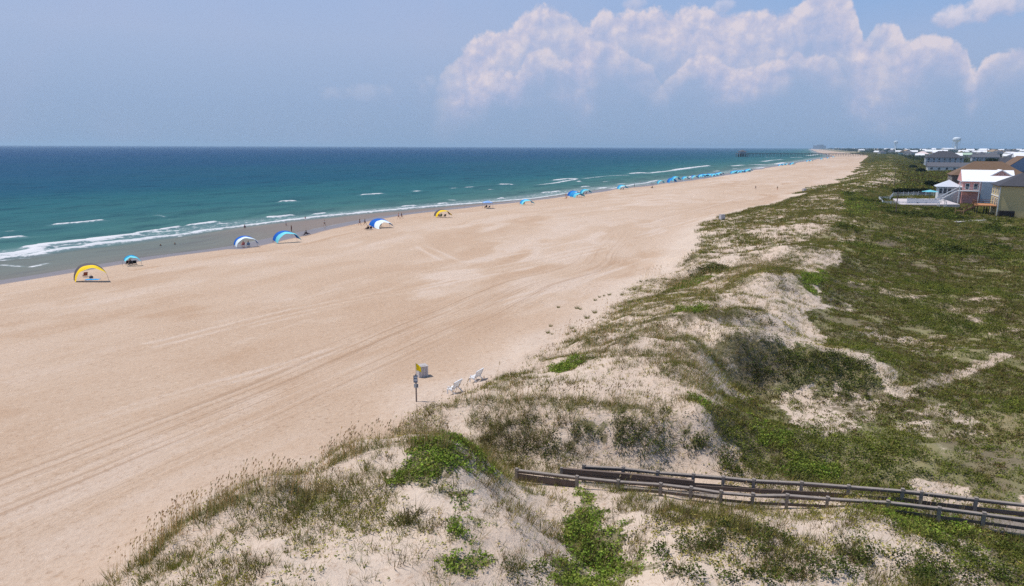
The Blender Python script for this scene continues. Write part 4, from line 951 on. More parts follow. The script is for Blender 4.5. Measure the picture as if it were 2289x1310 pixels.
def make_person(pose):
    J, E = body_joints(pose); root = empty('person', (0, 0, 0)); tag(root, 'person', 'person')
    b = bpy.data.objects.new('body', skin_mesh('body', J, E, 'pelvis')); C.objects.link(b); b.parent = root; b.data.materials.append(SKIN_A)
    h = J['head'][0]; hm = MB(); n = 10
    hm.lathe([(.02, .125), (.075, .105), (.105, .05), (.112, -.01), (.10, -.06)], n, (h.x, h.y - .022, h.z + .02)); hm.build('hair', HAIR, root, True)
    for sx_ in (-1, 1): MB().lathe([(.001, -.008), (.010, 0), (.001, .008)], 6, (h.x + sx_ * .034, h.y + .088, h.z + .012)).build('eye', BLACKC, root)
    # shorts and top follow the body, a little larger
    JS = {k: (J[k][0], v) for k, v in (('pelvis', .155), ('hil', .115), ('hir', .115))}; ES = [('pelvis', 'hil'), ('pelvis', 'hir')]
    for n_ in 'lr':
        p = J['hi' + n_][0] * .42 + J['kn' + n_][0] * .58; JS['m' + n_] = (p, .10); ES.append(('hi' + n_, 'm' + n_))
    JS['w'] = (J['pelvis'][0] * .55 + J['spine'][0] * .45, .14); ES.append(('pelvis', 'w'))
    s_ = bpy.data.objects.new('shorts', skin_mesh('shorts', JS, ES, 'pelvis')); C.objects.link(s_); s_.parent = root; s_.data.materials.append(NAVY)
    JT = {'spine': (J['spine'][0], .14), 'chest': (J['chest'][0], .165), 'shl': (J['shl'][0], .08), 'shr': (J['shr'][0], .08), 'b': (J['pelvis'][0] * .3 + J['spine'][0] * .7, .14)}
    ET = [('spine', 'chest'), ('chest', 'shl'), ('chest', 'shr'), ('spine', 'b')]
    for n_ in 'lr': JT['u' + n_] = (J['sh' + n_][0] * .55 + J['el' + n_][0] * .45, .062); ET.append(('sh' + n_, 'u' + n_))
    t_ = bpy.data.objects.new('shirt', skin_mesh('shirt', JT, ET, 'chest')); C.objects.link(t_); t_.parent = root; t_.data.materials.append(WHITEC)
    return root
P_STAND, P_WALK, P_SIT = make_person('stand'), make_person('walk'), make_person('sit')

# ------------------------------------------------------------ beach chair, canopy, umbrella
def make_chair():
    r = empty('beach_chair', (0, 0, 0)); tag(r, 'chair', 'beach chair'); fr = MB()
    for sx_ in (-.29, .29):
        fr.tube([(sx_, .34, .0), (sx_, .30, .24), (sx_, -.22, .20), (sx_, -.52, .82)], .014, 6); fr.tube([(sx_, -.42, .0), (sx_, .05, .25)], .014, 6)
    fr.tube([(-.29, .34, .012), (.29, .34, .012)], .013, 6); fr.tube([(-.29, -.42, .012), (.29, -.42, .012)], .013, 6); fr.tube([(-.29, -.52, .82), (.29, -.52, .82)], .014, 6)
    fr.build('frame', METAL, r)
    MB().box((0, .05, .235), (.54, .52, .02), rx=.06).build('seat', DARK, r); MB().box((0, -.37, .52), (.54, .02, .62), rx=.455).build('backrest', DARK, r)
    for sx_ in (-.31, .31): MB().box((sx_, -.08, .42), (.05, .44, .025)).build('armrest', WOOD, r)
    return r
CHAIR = make_chair()

def make_canopy(name_mats, W=4.6, H=2.3, L=2.2, droop=0.24, u0=.05, u1=.90, wind=(.62, -.78), tail=0.0, seed=0, legs=True):
    """wind canopy: one long bowed pole and a sheet that streams downwind from it"""
    A, B_ = name_mats; W_ = W; r = empty('beach_canopy', (0, 0, 0)); tag(r, 'canopy', 'beach canopy')
    arch = lambda u: Vector((-W / 2 * math.cos(math.pi * u) * 1.0, 0.10 * math.sin(2 * math.pi * u), H * math.sin(math.pi * u) ** 0.8))
    MB().tube([arch(k / 24) for k in range(25)], .022, 6).build('pole', METAL, r)
    nu, nv = 28, 12; g = np.random.default_rng(seed); ph = g.uniform(0, 6)
    def P_(u, v):
        p = arch(u0 + (u1 - u0) * u); q = 1 + tail * (1 - u) ** 3
        p = p + Vector((wind[0], wind[1], 0)) * L * v * q; p.z -= droop * L * v * (0.35 + 0.65 * v) * (1.15 - 0.5 * u)
        p.z += 0.06 * math.sin(u * 19 + ph + v * 3) * v + 0.05 * math.sin(v * 9 + u * 5 + ph) * v
        p.z = max(p.z, 0.06); return p
    for nm, v0, v1, mt in (('canopy_sheet', 0, .5, A), ('canopy_sheet', .5, 1, B_)):
        m = MB(); R = []
        for i in range(nu + 1):
            for k in range(nv // 2 + 1): m.v.append(tuple(P_(i / nu, v0 + (v1 - v0) * k / (nv // 2))))
        w_ = nv // 2 + 1
        for i in range(nu):
            for k in range(nv // 2): m.f.append((i * w_ + k, (i + 1) * w_ + k, (i + 1) * w_ + k + 1, i * w_ + k + 1)); m.m.append(0)
        m.build(nm, mt, r, True)
    c = MB()
    for u in (.3, .7): c.tube([P_(u, 1), P_(u, 1) + Vector((wind[0] * .9, wind[1] * .9, -P_(u, 1).z + .02))], .006, 4)
    if legs and False: c.build('guy_line', WHITEC, r)
    return r

def make_umbrella(mt):
    r = empty('beach_umbrella', (0, 0, 0)); tag(r, 'umbrella', 'beach umbrella')
    MB().tube([(0, 0, -.1), (0, 0, 2.15)], .02, 6).build('pole', METAL, r)
    m = MB(); n = 8; R = 1.15
    for j in range(n):
        a0, a1 = j * 2 * math.pi / n, (j + 1) * 2 * math.pi / n; am = (a0 + a1) / 2
        m.quad([(0, 0, 2.2), (R * math.cos(a0), R * math.sin(a0), 1.75), (R * .93 * math.cos(am), R * .93 * math.sin(am), 1.80)]); m.quad([(0, 0, 2.2), (R * .93 * math.cos(am), R * .93 * math.sin(am), 1.80), (R * math.cos(a1), R * math.sin(a1), 1.75)])
    m.build('canopy', mt, r); return r

def make_tent(mt):
    """flat-topped four-legged shade"""
    r = empty('shade_tent', (0, 0, 0)); tag(r, 'tent', 'shade tent'); h, w = 2.0, 1.35
    for sx_ in (-1, 1):
        for sy_ in (-1, 1): MB().tube([(sx_ * w, sy_ * w, 0), (sx_ * w, sy_ * w, h)], .025, 6).build('leg', METAL, r)
    m = MB(); c = (0, 0, h + .55); q = [(-w * 1.05, -w * 1.05, h), (w * 1.05, -w * 1.05, h), (w * 1.05, w * 1.05, h), (-w * 1.05, w * 1.05, h)]
    for i in range(4): m.quad([c, q[i], q[(i + 1) % 4]]); a, b = q[i], q[(i + 1) % 4]; m.quad([a, b, (b[0], b[1], h - .22), (a[0], a[1], h - .22)])
    m.build('canopy', mt, r); return r
CAN_W, CAN_BL = None, None
CANOPY_B = make_canopy((BLUE, AQUA), seed=1); CANOPY_T = make_canopy((SKYB, AQUA), W=4.2, H=2.2, L=2.0, seed=3)
learn(None)
B2 = lambda px, py: hit(px, py)
CG = 'wind canopies along the waterline'
def rz_to_camera(p, extra=0.0): return extra - 0.0
def canopy(px, py, mats, wpx, label, W=4.6, H=2.3, rz=0.0, **kw):
    p = hit(px, py); d = math.hypot(p[0], p[1]); Wm = wpx * math.hypot(d, CZ) / F
    o = make_canopy(mats, W=Wm, H=kw.pop('Hr', .52) * Wm * .84, L=kw.pop('Lr', .46) * Wm * .88, **kw); o.location = p; o.rotation_euler = (0, 0, rz); tag(o, label, 'beach canopy', CG); return o
canopy(204, 627, (GREYC, YEL), 66, 'yellow and grey canopy bowed right down to the sand, nearest to the viewer', Hr=.60, Lr=.40, droop=.30, u0=.0, u1=.84, seed=4)
canopy(296, 594, (TEAL, AQUA), 38, 'small aqua canopy over three dark chairs, just beyond the yellow and grey canopy', Hr=.66, Lr=.42, u0=.17, u1=.86, seed=5)
canopy(549, 552, (BLUE, WHITEC), 50, 'blue canopy with a white edge over a pink and a blue bather', Hr=.56, Lr=.44, droop=.2, seed=6)
canopy(637, 542, (BLUE, AQUA), 50, 'deep blue and aqua canopy with ruffled edge beside a reclining bather', Hr=.60, Lr=.5, seed=7, rz=.15)
canopy(848, 508, (BLUE, WHITEC), 46, 'blue and white canopy with a long flap trailing low to its left', Hr=.50, Lr=.55, tail=1.3, droop=.35, seed=8)
canopy(987, 486, (GREYC, YEL), 34, 'yellow canopy with grey end over a group of chairs, in the middle of the strand', Hr=.62, Lr=.45, seed=9)
canopy(1175, 458, (SKYB, AQUA), 27, 'lone aqua and blue canopy between the pale blue tent and the big blue cluster', Hr=.55, Lr=.45, seed=10)
canopy(1281, 440, (BLUE, SKYB), 26, 'left canopy of the big blue pair, deep blue and bulging', Hr=.62, Lr=.5, seed=11); canopy(1288, 442, (SKYB, AQUA), 24, 'front canopy of the big blue pair, aqua striped', Hr=.55, Lr=.5, seed=12, rz=.25)
canopy(1307, 434, (TEAL, AQUA), 22, 'teal canopy close behind the big blue pair', Hr=.6, Lr=.45, seed=13); canopy(1389, 424, (SKYB, AQUA), 20, 'aqua canopy standing alone near the water beyond the teal canopy', Hr=.62, Lr=.45, seed=14)
canopy(1475, 412, (TEAL, AQUA), 14, 'small teal canopy right of the dark umbrella', Hr=.75, Lr=.45, seed=15); canopy(1499, 410, (BLUE, SKYB), 17, 'bright blue canopy on the left of the tight far cluster', Hr=.8, Lr=.5, seed=16); canopy(1508, 406, (SKYB, AQUA), 17, 'bright aqua canopy on the right of the tight far cluster', Hr=.8, Lr=.5, seed=17)
FARC = 'blue canopies far along the strand'
for i, (px, py) in enumerate([(1566,397),(1575,396),(1583,395),(1595,395),(1609,391.5),(1637,389),(1645,387),(1658,386.5),(1667,386),(1674,383),(1743,371.5),(1758,370),(1768,369),(1805,362),(1850,354.5),(1862,352),(1571,396),(1588,395),(1603,393),(1641,387.5),(1652,387),(1669,384.5),(1750,370.5),(1772,367.5),(1812,361),(1530,402),(1550,399.5),(1836,357)]):
    p = hit(px, py); mt = [(SKYB, AQUA), (BLUE, WHITEC), (TEAL, AQUA)][i % 3]
    place(CANOPY_T if i % 2 else CANOPY_B, p, RNG.uniform(-.3, .3), 'tiny blue canopy in the far row beyond the tight cluster, towards the pier', FARC)
UMB = make_umbrella(GREYC); TENT = make_tent(PALEB)
o = UMB; o.location = hit(1457, 420); tag(o, 'dark grey umbrella over a seated pair, out on the open sand', 'beach umbrella')
o = TENT; o.location = hit(1090, 466); o.rotation_euler = (0, 0, .3); tag(o, 'pale blue flat shade tent over dark chairs', 'shade tent')
o = make_tent(WHITEC); o.location = hit(1543, 401.5); o.scale = (.8,) * 3; tag(o, 'small white shade tent right of the tight blue cluster', 'shade tent')
learn(None)
TO_SEA = math.radians(90) - 0.0                 # figures look along +Y locally; the sea lies to the left
def chairs(lst):
    for px, py, rz, mt, lab in lst: place(CHAIR, hit(px, py), rz, lab, 'beach chairs under the canopies', {'seat': mt, 'backrest': mt})
chairs([(190,619,.9,RUST,'rust red chair under the yellow and grey canopy nearest the viewer'),
 (285,592,.8,BLACKC,'leftmost dark chair under the small aqua canopy'),(292,592.5,.7,DARK,'middle dark chair under the small aqua canopy'),(301,591.5,.6,BLACKC,'rightmost dark chair under the small aqua canopy'),
 (543,550,.8,PINKC,'pinkish chair under the blue canopy with a white edge'),(555,550,.5,LTBLUE,'pale blue chair under the blue canopy with a white edge'),
 (679,527,1.2,GREYC,'grey chair out in the sun, left of a pair'),(687,525.5,-.9,DARK,'dark chair out in the sun, right of a pair'),
 (821,514,1.1,BLACKC,'left dark chair in front of the canopy with the trailing flap'),(828,513,.6,NAVY,'right navy chair in front of the canopy with the trailing flap'),
 (840,507,.8,GREENC,'green chair under the canopy with the trailing flap'),(849,506,.8,GREYC,'grey chair under the canopy with the trailing flap'),
 (979,484,.8,RUST,'brown chair under the yellow canopy with grey end'),(985,485,.7,GREENC,'olive chair under the yellow canopy with grey end'),(994,485,.5,DARK,'dark chair under the yellow canopy with grey end'),
 (1086,465,.8,BLACKC,'left black chair under the pale blue tent'),(1092,465.5,.8,NAVY,'right navy chair under the pale blue tent'),(1170,457,.8,GREENC,'green chair under the lone aqua and blue canopy'),
 (1284,441,.8,NAVY,'navy chair under the big blue pair of canopies'),(1303,434.5,.8,DARK,'dark chair under the teal canopy'),(1309,434,.8,RUST,'brown chair under the teal canopy'),(1387,424.5,.8,GREENC,'olive chair under the aqua canopy near the water'),(1392,424.5,.8,BLACKC,'black chair under the aqua canopy near the water'),(1457,421,.8,DARK,'dark chair below the dark grey umbrella'),(1508,408,.8,BLACKC,'black chair under the tight blue cluster')])
def people(lst):
    for px, py, proto, rz, skin, shirt, shorts, lab in lst:
        z = hit(px, py); pr = {'s': P_STAND, 'w': P_WALK, 'c': P_SIT}[proto]
        if proto == 'c': z = z + np.array([0, 0, .02])
        place(pr, z, rz, lab, None, {'body': skin, 'shirt': shirt, 'shorts': shorts, 'hair': HAIR if (px + py) % 2 < 1 else HAIR_L})
people([(652,519,'s',1.5,SKIN_C,REDC,REDC,'standing person in dark red at the wet edge behind the deep blue canopy'),(725.5,506,'w',-1.2,SKIN_A,WHITEC,GREYC,'walker in a white top on the wet sand'),
 (804.5,504,'w',1.8,SKIN_B,BLACKC,NAVY,'left walker in black near the canopy with the trailing flap'),(816,503.5,'w',-1.5,SKIN_C,NAVY,BLACKC,'right walker in navy near the canopy with the trailing flap'),
 (891,490,'w',-1.4,SKIN_A,PINKC,DARK,'left walker of a couple, in pink, short of the yellow canopy'),(898,489,'w',-1.4,SKIN_B,BLACKC,NAVY,'right walker of a couple, in black, short of the yellow canopy'),
 (1265,441,'s',.4,SKIN_A,SKIN_A,PINKC,'bather in pink standing left of the big blue canopies'),(1266,445,'c',.9,SKIN_B,ORANGE,RUST,'bather in orange sitting on the sand below the standing bather in pink'),(1290,441.5,'s',.5,SKIN_C,BLACKC,BLACKC,'person in black standing under the big blue canopies'),
 (1418,418.5,'s',1.,SKIN_C,NAVY,DARK,'person in navy standing at the water left of the dark umbrella'),(1431,411,'s',1.6,SKIN_A,WHITEC,LTBLUE,'person in white standing in the shallows left of the teal canopy'),(1520,403.5,'s',1.,SKIN_B,RUST,DARK,'person in brown standing right of the tight blue cluster'),
 (1689,423.5,'w',.3,SKIN_C,BLACKC,NAVY,'lone person in black walking on the wide dry sand'),(1737.5,425,'w',-.4,SKIN_B,GREENC,RUST,'person in green walking on the wide dry sand'),
 (291,592.5,'c',.7,SKIN_B,BLACKC,NAVY,'bather in black seated under the small aqua canopy'),(543,550,'c',.8,SKIN_A,PINKC,PINKC,'pink bather seated under the blue canopy with a white edge'),(555,550,'c',.5,SKIN_A,LTBLUE,NAVY,'bather in light blue seated under the blue canopy with a white edge'),
 (618,541,'c',1.4,SKIN_B,RUST,RUST,'rust coloured bather reclining left of the deep blue and aqua canopy'),(687,525.5,'c',-.9,SKIN_C,BLACKC,NAVY,'bather in black seated out in the sun beside the grey chair'),(821,514,'c',1.1,SKIN_C,BLACKC,BLACKC,'bather in black seated in front of the canopy with the trailing flap'),
 (849,506,'c',.8,SKIN_B,NAVY,DARK,'bather in navy seated under the canopy with the trailing flap'),(985,485,'c',.7,SKIN_C,RUST,DARK,'bather in brown seated under the yellow canopy with grey end'),(1086,465,'c',.8,SKIN_C,NAVY,BLACKC,'bather in navy seated under the pale blue tent'),(1457,421,'c',.8,SKIN_B,BLACKC,DARK,'bather in black seated below the dark grey umbrella'),(1170,457,'c',.8,SKIN_B,DARK,NAVY,'bather in grey seated under the lone aqua and blue canopy'),
 (548,517,'s',.6,SKIN_B,NAVY,NAVY,'child in navy wading before the blue canopy with a white edge'),(640,509,'s',2.,SKIN_A,LTBLUE,NAVY,'child in light blue wading left of the person in dark red'),(683,497,'s',1.2,SKIN_A,PINKC,PINKC,'child in pink wading right of the person in dark red')])
# swimmers: only head and shoulders above the water
for px, py, lab in [(391,546,'swimmer with dark hair in the shallows, nearest to the foam'),(359,549.5,'swimmer in the shallows left of the dark haired one'),(1198,402.5,'swimmer far out beyond the lone aqua and blue canopy')]:
    p = at(px, py, 0.1); o = dup(P_STAND, (p[0], p[1], -1.25), RNG.uniform(0, 6), lab, None, {'body': SKIN_B, 'shirt': NAVY})
# towel, bag and cool box by the nearest canopy
p = hit(207, 625); tw = MB(); nx = 8
for i in range(nx):
    for k in range(4):
        f_ = lambda a, b: (a / nx * 2.0 - 1.0, b / 4 * 1.0 - .5, .03 + .02 * math.sin(a * 2.1 + b))
        tw.quad([f_(i, k), f_(i + 1, k), f_(i + 1, k + 1), f_(i, k + 1)])
o = tw.build('beach_towel', SKYB); o.location = p; o.rotation_euler = (0, 0, .1); tag(o, 'blue towel spread under the yellow and grey canopy', 'towel')
r = empty('beach_bag', hit(204, 622)); tag(r, 'grey bag on the sand beside the rust red chair', 'bag')
MB().lathe([(.22, 0), (.27, .06), (.26, .28), (.20, .36), (.17, .37)], 12).build('bag_body', GREYC, r, True); MB().tube([(-.16, 0, .35), (-.10, 0, .52), (.10, 0, .52), (.16, 0, .35)], .015, 6).build('handle', BLACKC, r)

# ------------------------------------------------------------ flag post, bins, benches
def flag_post():
    p = hit(931, 898); r = empty('warning_flag_post', p); r.scale = (.88,) * 3; tag(r, 'grey wooden post with a yellow flag and notice boards, standing alone on the sand', 'flag post')
    MB().box((0, 0, 1.15), (.11, .11, 2.5)).build('post', paint('post_wood', srgb(134, 120, 112), .85, .3, 4), r)
    MB().tube([(.02, 0, 2.3), (.03, 0, 3.35)], .015, 8).build('flag_pole', METAL, r)
    m = MB(); nu, nv = 8, 5
    fl = lambda u, v: (.04 + .42 * u + .02 * v, .07 * math.sin(u * 5), 3.32 - .30 * u - (.62 - .18 * u) * v)
    for i in range(nu):
        for k in range(nv): m.quad([fl(i / nu, k / nv), fl((i + 1) / nu, k / nv), fl((i + 1) / nu, (k + 1) / nv), fl(i / nu, (k + 1) / nv)])
    m.build('flag', fabric('flag_yellow', (250, 216, 30)), r, True)
    MB().box((-.02, -.075, 2.0), (.34, .03, .62)).build('notice_board', paint('board_grey', srgb(104, 118, 136), .5, .1, 4), r)
    b = MB().box((.02, -.075, 1.42), (.36, .03, .34)).build('notice_board', paint('board_pale', srgb(176, 182, 186), .5, .1, 4), r)
    MB().box((0, -.093, 2.16), (.26, .006, .12)).box((0, -.093, 1.92), (.26, .006, .20)).build('notice_panel', paint('panel_white', srgb(190, 196, 204), .5, .1, 4), r)
    MB().box((.1, -.093, 1.42), (.10, .006, .26)).build('notice_panel', paint('panel_dark', srgb(92, 92, 96), .5, .1, 4), r)
flag_post()
def bin_(name_loc, rz, label, sc_=1.0):
    r = empty('litter_bin', name_loc, rz); tag(r, label, 'litter bin', 'slatted bins on the beach'); r.scale = (sc_,) * 3
    s_ = MB(); w = .46
    for side in range(4):
        for k in range(6):
            a = -w + .08 + k * .152; q = [(a, -w), (w, a), (-a, w), (-w, -a)][side]; s_.box((q[0], q[1], .56), (.115 if side % 2 == 0 else .025, .025 if side % 2 == 0 else .115, 1.08))
    s_.build('slats', GREY_M, r); MB().box((0, 0, .53), (.84, .84, 1.0)).build('liner', paint('liner', srgb(150, 146, 150), .7, .15, 4), r)
    lid = MB(); lid.box((0, 0, 1.12), (1.0, 1.0, .04)).box((0, 0, 1.155), (.55, .55, .03)); lid.build('lid', paint('bin_lid', srgb(176, 168, 164), .6, .12, 3), r); return r
b1 = bin_(hit(944, 841), .45, 'grey slatted bin right behind the yellow flag post', .85); learn(None)
dup(b1, hit(1613.5, 491), .3, 'small grey bin alone on the sand halfway along the dune edge', 'slatted bins on the beach', scale=1.15); dup(b1, hit(1797.5, 428.5), .3, 'farthest grey bin, near the far end of the dunes', 'slatted bins on the beach', scale=1.2)
def bench(loc, rz, label):
    r = empty('beach_bench', loc, rz); r.scale = (.66, .78, .86); tag(r, label, 'bench', 'white benches at the dune foot')     # faces local +Y
    s_ = MB()
    for k in range(4): s_.box((0, .46 - k * .13, .43 - (k > 1) * .02 * (k - 1)), (1.5, .11, .035))
    s_.build('seat', WHITE, r); b = MB()
    for k in range(5): b.box((0, -.10 - .062 * k, .52 + .135 * k), (1.5, .035, .12), rx=.43)
    b.box((0, -.40, 1.13), (1.58, .10, .05)); b.build('backrest', WHITE, r)
    for sx_ in (-.68, .68):
        MB().bar((sx_, .46, 0), (sx_, .44, .42), .07, .09).build('leg', WHITE, r); MB().bar((sx_, -.52, 0), (sx_, .12, .42), .07, .09).bar((sx_, -.06, .40), (sx_, -.42, 1.12), .06, .08).build('leg', WHITE, r)
        MB().box((sx_, .12, .66), (.10, .62, .035)).bar((sx_, .36, .42), (sx_, .38, .65), .06, .06).build('armrest', WHITE, r)
    return r
bench(hit(1017, 878), math.radians(62), 'white bench with its back to the dunes, nearer the flag post'); bench(hit(1066, 852), math.radians(62), 'white bench with its back to the dunes, farther up by the grassy slope')
# isolated tufts at the foot of the dunes
TUFT = Leaves(); n = 26
TUFT.blades(np.zeros(n), np.zeros(n), np.zeros(n), 3, RNG.uniform(.3, .7, n), .22, .6, .03, palette(n, GREEN + OLIVE)); tuft = TUFT.make('grass_tuft', blade_mat, None); tag(tuft, 'grass tuft', 'grass tuft')
TG = 'lone grass tufts at the dune foot'
for i, (px, py) in enumerate([(1231,730),(1234,748),(1248,688),(1278,735),(1297,692),(1290,690),(1312,712),(1330,700),(1340,665),(1350,662),(1362,660),(1330,672),(1268,748),(1283,742),(1225,745),(1432,630),(1445,628),(1418,648),(1390,660),(1374,690)]):
    place(tuft, hit(px, py), RNG.uniform(0, 6), 'small lone grass tuft on bare sand at the dune foot', TG, None, RNG.uniform(.45, .95))

# ============================================================ boardwalk over the dunes
def boardwalk():
    near = [(1155,1050,3.30),(1290,1067,3.38),(1382,1076,3.45),(1477,1083,3.52),(1545,1091,3.60),(1612,1100,3.70),(1683,1106,3.78),(1760,1108,3.88),(1850,1114,3.98),(1985,1122,4.10),(2100,1137,4.2),(2200,1149,4.28),(2310,1164,4.36)]
    far = [(1305,1042,3.45),(1393,1047,3.5),(1470,1055,3.58),(1550,1062,3.66),(1617,1068,3.74),(1685,1074,3.82),(1792,1080,3.95),(1897,1088,4.05),(2018,1096,4.16),(2060,1102,4.2),(2182,1116,4.3),(2310,1130,4.4)]
    mid = [(1255,1048,3.28),(1400,1060,3.36),(1550,1076,3.5)]
    Nn = [Vector(at(*p)) for p in near]; Ff = [Vector(at(*p)) for p in far]; Mm = [Vector(at(*p)) for p in mid]
    r = empty('boardwalk', (Nn[0].x, Nn[0].y, gz(Nn[0].x, Nn[0].y))); tag(r, 'weathered wooden boardwalk with post and rail sides crossing the dunes to the beach', 'boardwalk')
    off = Vector(r.location)
    wr = random.Random(3)
    def rail(pts, dz, w, h, nm, mt):
        m = MB(); pts = [p + Vector((0, 0, wr.uniform(-.035, .03))) for p in pts]
        for a, b in zip(pts[:-1], pts[1:]): m.bar(a + Vector((0, 0, dz)) - off, b + Vector((0, 0, dz)) - off, w, h)
        m.build(nm, mt, r)
    rail(Nn, 0, .19, .06, 'top_rail', WOOD); rail(Ff, 0, .19, .06, 'top_rail', WOOD); rail(Nn, -.09, .05, .12, 'upper_rail', WOOD_D); rail(Ff, -.09, .05, .12, 'upper_rail', WOOD_D); rail(Nn[2:], -.46, .05, .14, 'lower_rail', WOOD_D); rail(Ff[3:], -.50, .05, .14, 'lower_rail', WOOD_D); rail(Nn[:2], -.42, .05, .40, 'lower_rail', WOOD_D)
    for pts in (Nn, Ff):
        for p in pts[:-1]:
            g = gz(p.x, p.y) - .4; MB().box(Vector((p.x, p.y, (g + p.z + .10) / 2)) - off, (.16, .16, p.z + .10 - g), rz=-TH).build('post', WOOD, r)
    m = MB()
    for a, b in zip(Mm[:-1], Mm[1:]):
        for k in range(2): m.bar(a + Vector((0, 0, -.10 - .24 * k)) - off, b + Vector((0, 0, -.10 - .24 * k)) - off, .06, .21)
        m.bar(a - off + Vector((0, 0, .03)), b - off + Vector((0, 0, .03)), .16, .05)
    m.build('kickboard', WOOD_D, r)
    e = MB().box(Mm[0] - off + Vector((0, 0, -.22)), (.14, .14, .62)); e.build('post', WOOD, r)
    # deck planks laid across between the two sides
    tb_ = [Vector(at(*p)) for p in ((1550,1088,3.2),(1683,1097,3.35),(1850,1106,3.5),(2018,1118,3.65),(2310,1152,3.85))]; rail(tb_, 0, .05, .22, 'toe_board', WOOD_D)
    d = MB(); M = Mm + Ff[4:]; P0, P1 = Nn[1:], M
    def along(pts, u):
        L = [0]
        for a, b in zip(pts[:-1], pts[1:]): L.append(L[-1] + (b - a).length)
        q = u * L[-1]
        for k in range(len(pts) - 1):
            if q <= L[k + 1]: return pts[k].lerp(pts[k + 1], (q - L[k]) / (L[k + 1] - L[k]))
        return pts[-1]
    n = 150
    for k in range(n):
        a = along(P0, (k + .5) / n); b = along(P1, (k + .5) / n); a = a + Vector((0, 0, -.80)) - off; b = b + Vector((0, 0, -.80)) - off; b.z = a.z
        d.bar(a, b, .148, .04)
    d.build('deck', WOOD, r)
    j = MB()
    for pts in (P0, P1):
        for a, b in zip(pts[:-1], pts[1:]): j.bar(a + Vector((0, 0, -.93)) - off, b + Vector((0, 0, -.93)) - off, .06, .22)
    j.build('joist', WOOD_D, r)
boardwalk()

# ============================================================ houses
GLASS = paint('window_glass', srgb(58, 66, 78), .15, .2, 2.0, spec=.6); TRIM = paint('white_trim', srgb(214, 214, 210), .6, .05, 2)
SHING = {k: paint('roof_' + k, srgb(*c), rg, v, 1.2) for k, c, rg, v in (('grey', (92, 92, 98), .9, .2), ('brown', (110, 88, 70), .9, .22), ('white', (232, 232, 234), .45, .04), ('tan', (150, 128, 104), .9, .2), ('dark', (70, 70, 76), .9, .2), ('green', (168, 188, 164), .5, .06), ('pink', (226, 206, 200), .5, .06))}
def lap(name, rgb):
    m, t, p = new_mat(name); tc_ = t.add('ShaderNodeTexCoord').outputs['Object']; sp = t.add('ShaderNodeSeparateXYZ'); t.l.new(tc_, sp.inputs[0])
    f = t.math('FRACT', t.math('MULTIPLY', sp.outputs[2], 5.0)); n = t.noise(tc_, .8, 4, .6); c = srgb(*rgb)
    base = t.mix(n, tuple(q * .9 for q in c[:3]) + (1,), tuple(min(1, q * 1.08) for q in c[:3]) + (1,)); t.l.new(t.mix(t.mapr(f, .0, .14, .35, 0.0), base, tuple(q * .55 for q in c[:3]) + (1,)), p.inputs['Base Color']); p.inputs['Roughness'].default_value = .75; return m
SIDE = {k: lap('siding_' + k, c) for k, c in dict(tan=(196, 178, 128), pink=(206, 146, 138), white=(210, 212, 212), blue=(104, 128, 158), greyblue=(160, 170, 182), brown=(120, 98, 84), cream=(206, 198, 176), grey=(160, 164, 168), aqua=(150, 186, 190), dark=(88, 84, 88)).items()}
HX = Vector((cT, -sT, 0)); HY = Vector((sT, cT, 0))
def win(parent, c, w, h, face, sub=True):
    """face: 's' = wall towards the viewer (local -Y), 'o' = wall towards the ocean (local -X)"""
    fr = MB(); ax = (lambda a, b, t_: (a, b - t_, c[2])) if face == 's' else None
    x, y, z = c
    if face == 's':
        for q, sz in (((x, y - .03, z + h / 2), (w + .2, .08, .12)), ((x, y - .03, z - h / 2), (w + .24, .10, .12)), ((x - w / 2 - .04, y - .03, z), (.12, .08, h - .1)), ((x + w / 2 + .04, y - .03, z), (.12, .08, h - .1)), ((x, y - .02, z), (w - .1, .05, .06))): fr.box(q, sz)
    else:
        for q, sz in (((x - .03, y, z + h / 2), (.08, w + .2, .12)), ((x - .03, y, z - h / 2), (.10, w + .24, .12)), ((x - .03, y - w / 2 - .04, z), (.08, .12, h - .1)), ((x - .03, y + w / 2 + .04, z), (.08, .12, h - .1)), ((x - .02, y, z), (.05, w - .1, .06))): fr.box(q, sz)
    f = fr.build('window', TRIM, parent)
    pm = MB(); pm.box((x, y - .004, z) if face == 's' else (x - .004, y, z), (w, .02, h) if face == 's' else (.02, w, h)); pm.build('pane', GLASS, f); return f
def roof_mb(W, D, z, h, kind, ov=.45, th=.16):
    """roof over a W (x) by D (y) plan with its eaves at z; kinds: hip, gx (ridge along x), gy (ridge along y)"""
    m = MB(); x0, x1, y0, y1 = -ov, W + ov, -ov, D + ov
    a, b, c, d = (x0, y0, z), (x1, y0, z), (x1, y1, z), (x0, y1, z)
    if kind == 'hip':
        if W >= D: e, f = ((x0 + (y1 - y0) / 2, (y0 + y1) / 2, z + h), (x1 - (y1 - y0) / 2, (y0 + y1) / 2, z + h)); m.quad([a, b, f, e]); m.quad([c, d, e, f]); m.quad([b, c, f]); m.quad([d, a, e])
        else: e, f = (((x0 + x1) / 2, y0 + (x1 - x0) / 2, z + h), ((x0 + x1) / 2, y1 - (x1 - x0) / 2, z + h)); m.quad([d, a, e, f]); m.quad([b, c, f, e]); m.quad([a, b, e]); m.quad([c, d, f])
    elif kind == 'gx': e, f = (x0, (y0 + y1) / 2, z + h), (x1, (y0 + y1) / 2, z + h); m.quad([a, b, f, e]); m.quad([c, d, e, f]); m.quad([d, a, e]); m.quad([b, c, f])
    else: e, f = ((x0 + x1) / 2, y0, z + h), ((x0 + x1) / 2, y1, z + h); m.quad([d, a, e, f]); m.quad([b, c, f, e]); m.quad([a, b, e]); m.quad([c, d, f])
    m.box(((x0 + x1) / 2, (y0 + y1) / 2, z - th / 2), (x1 - x0 - .02, y1 - y0 - .02, th - .01)); return m
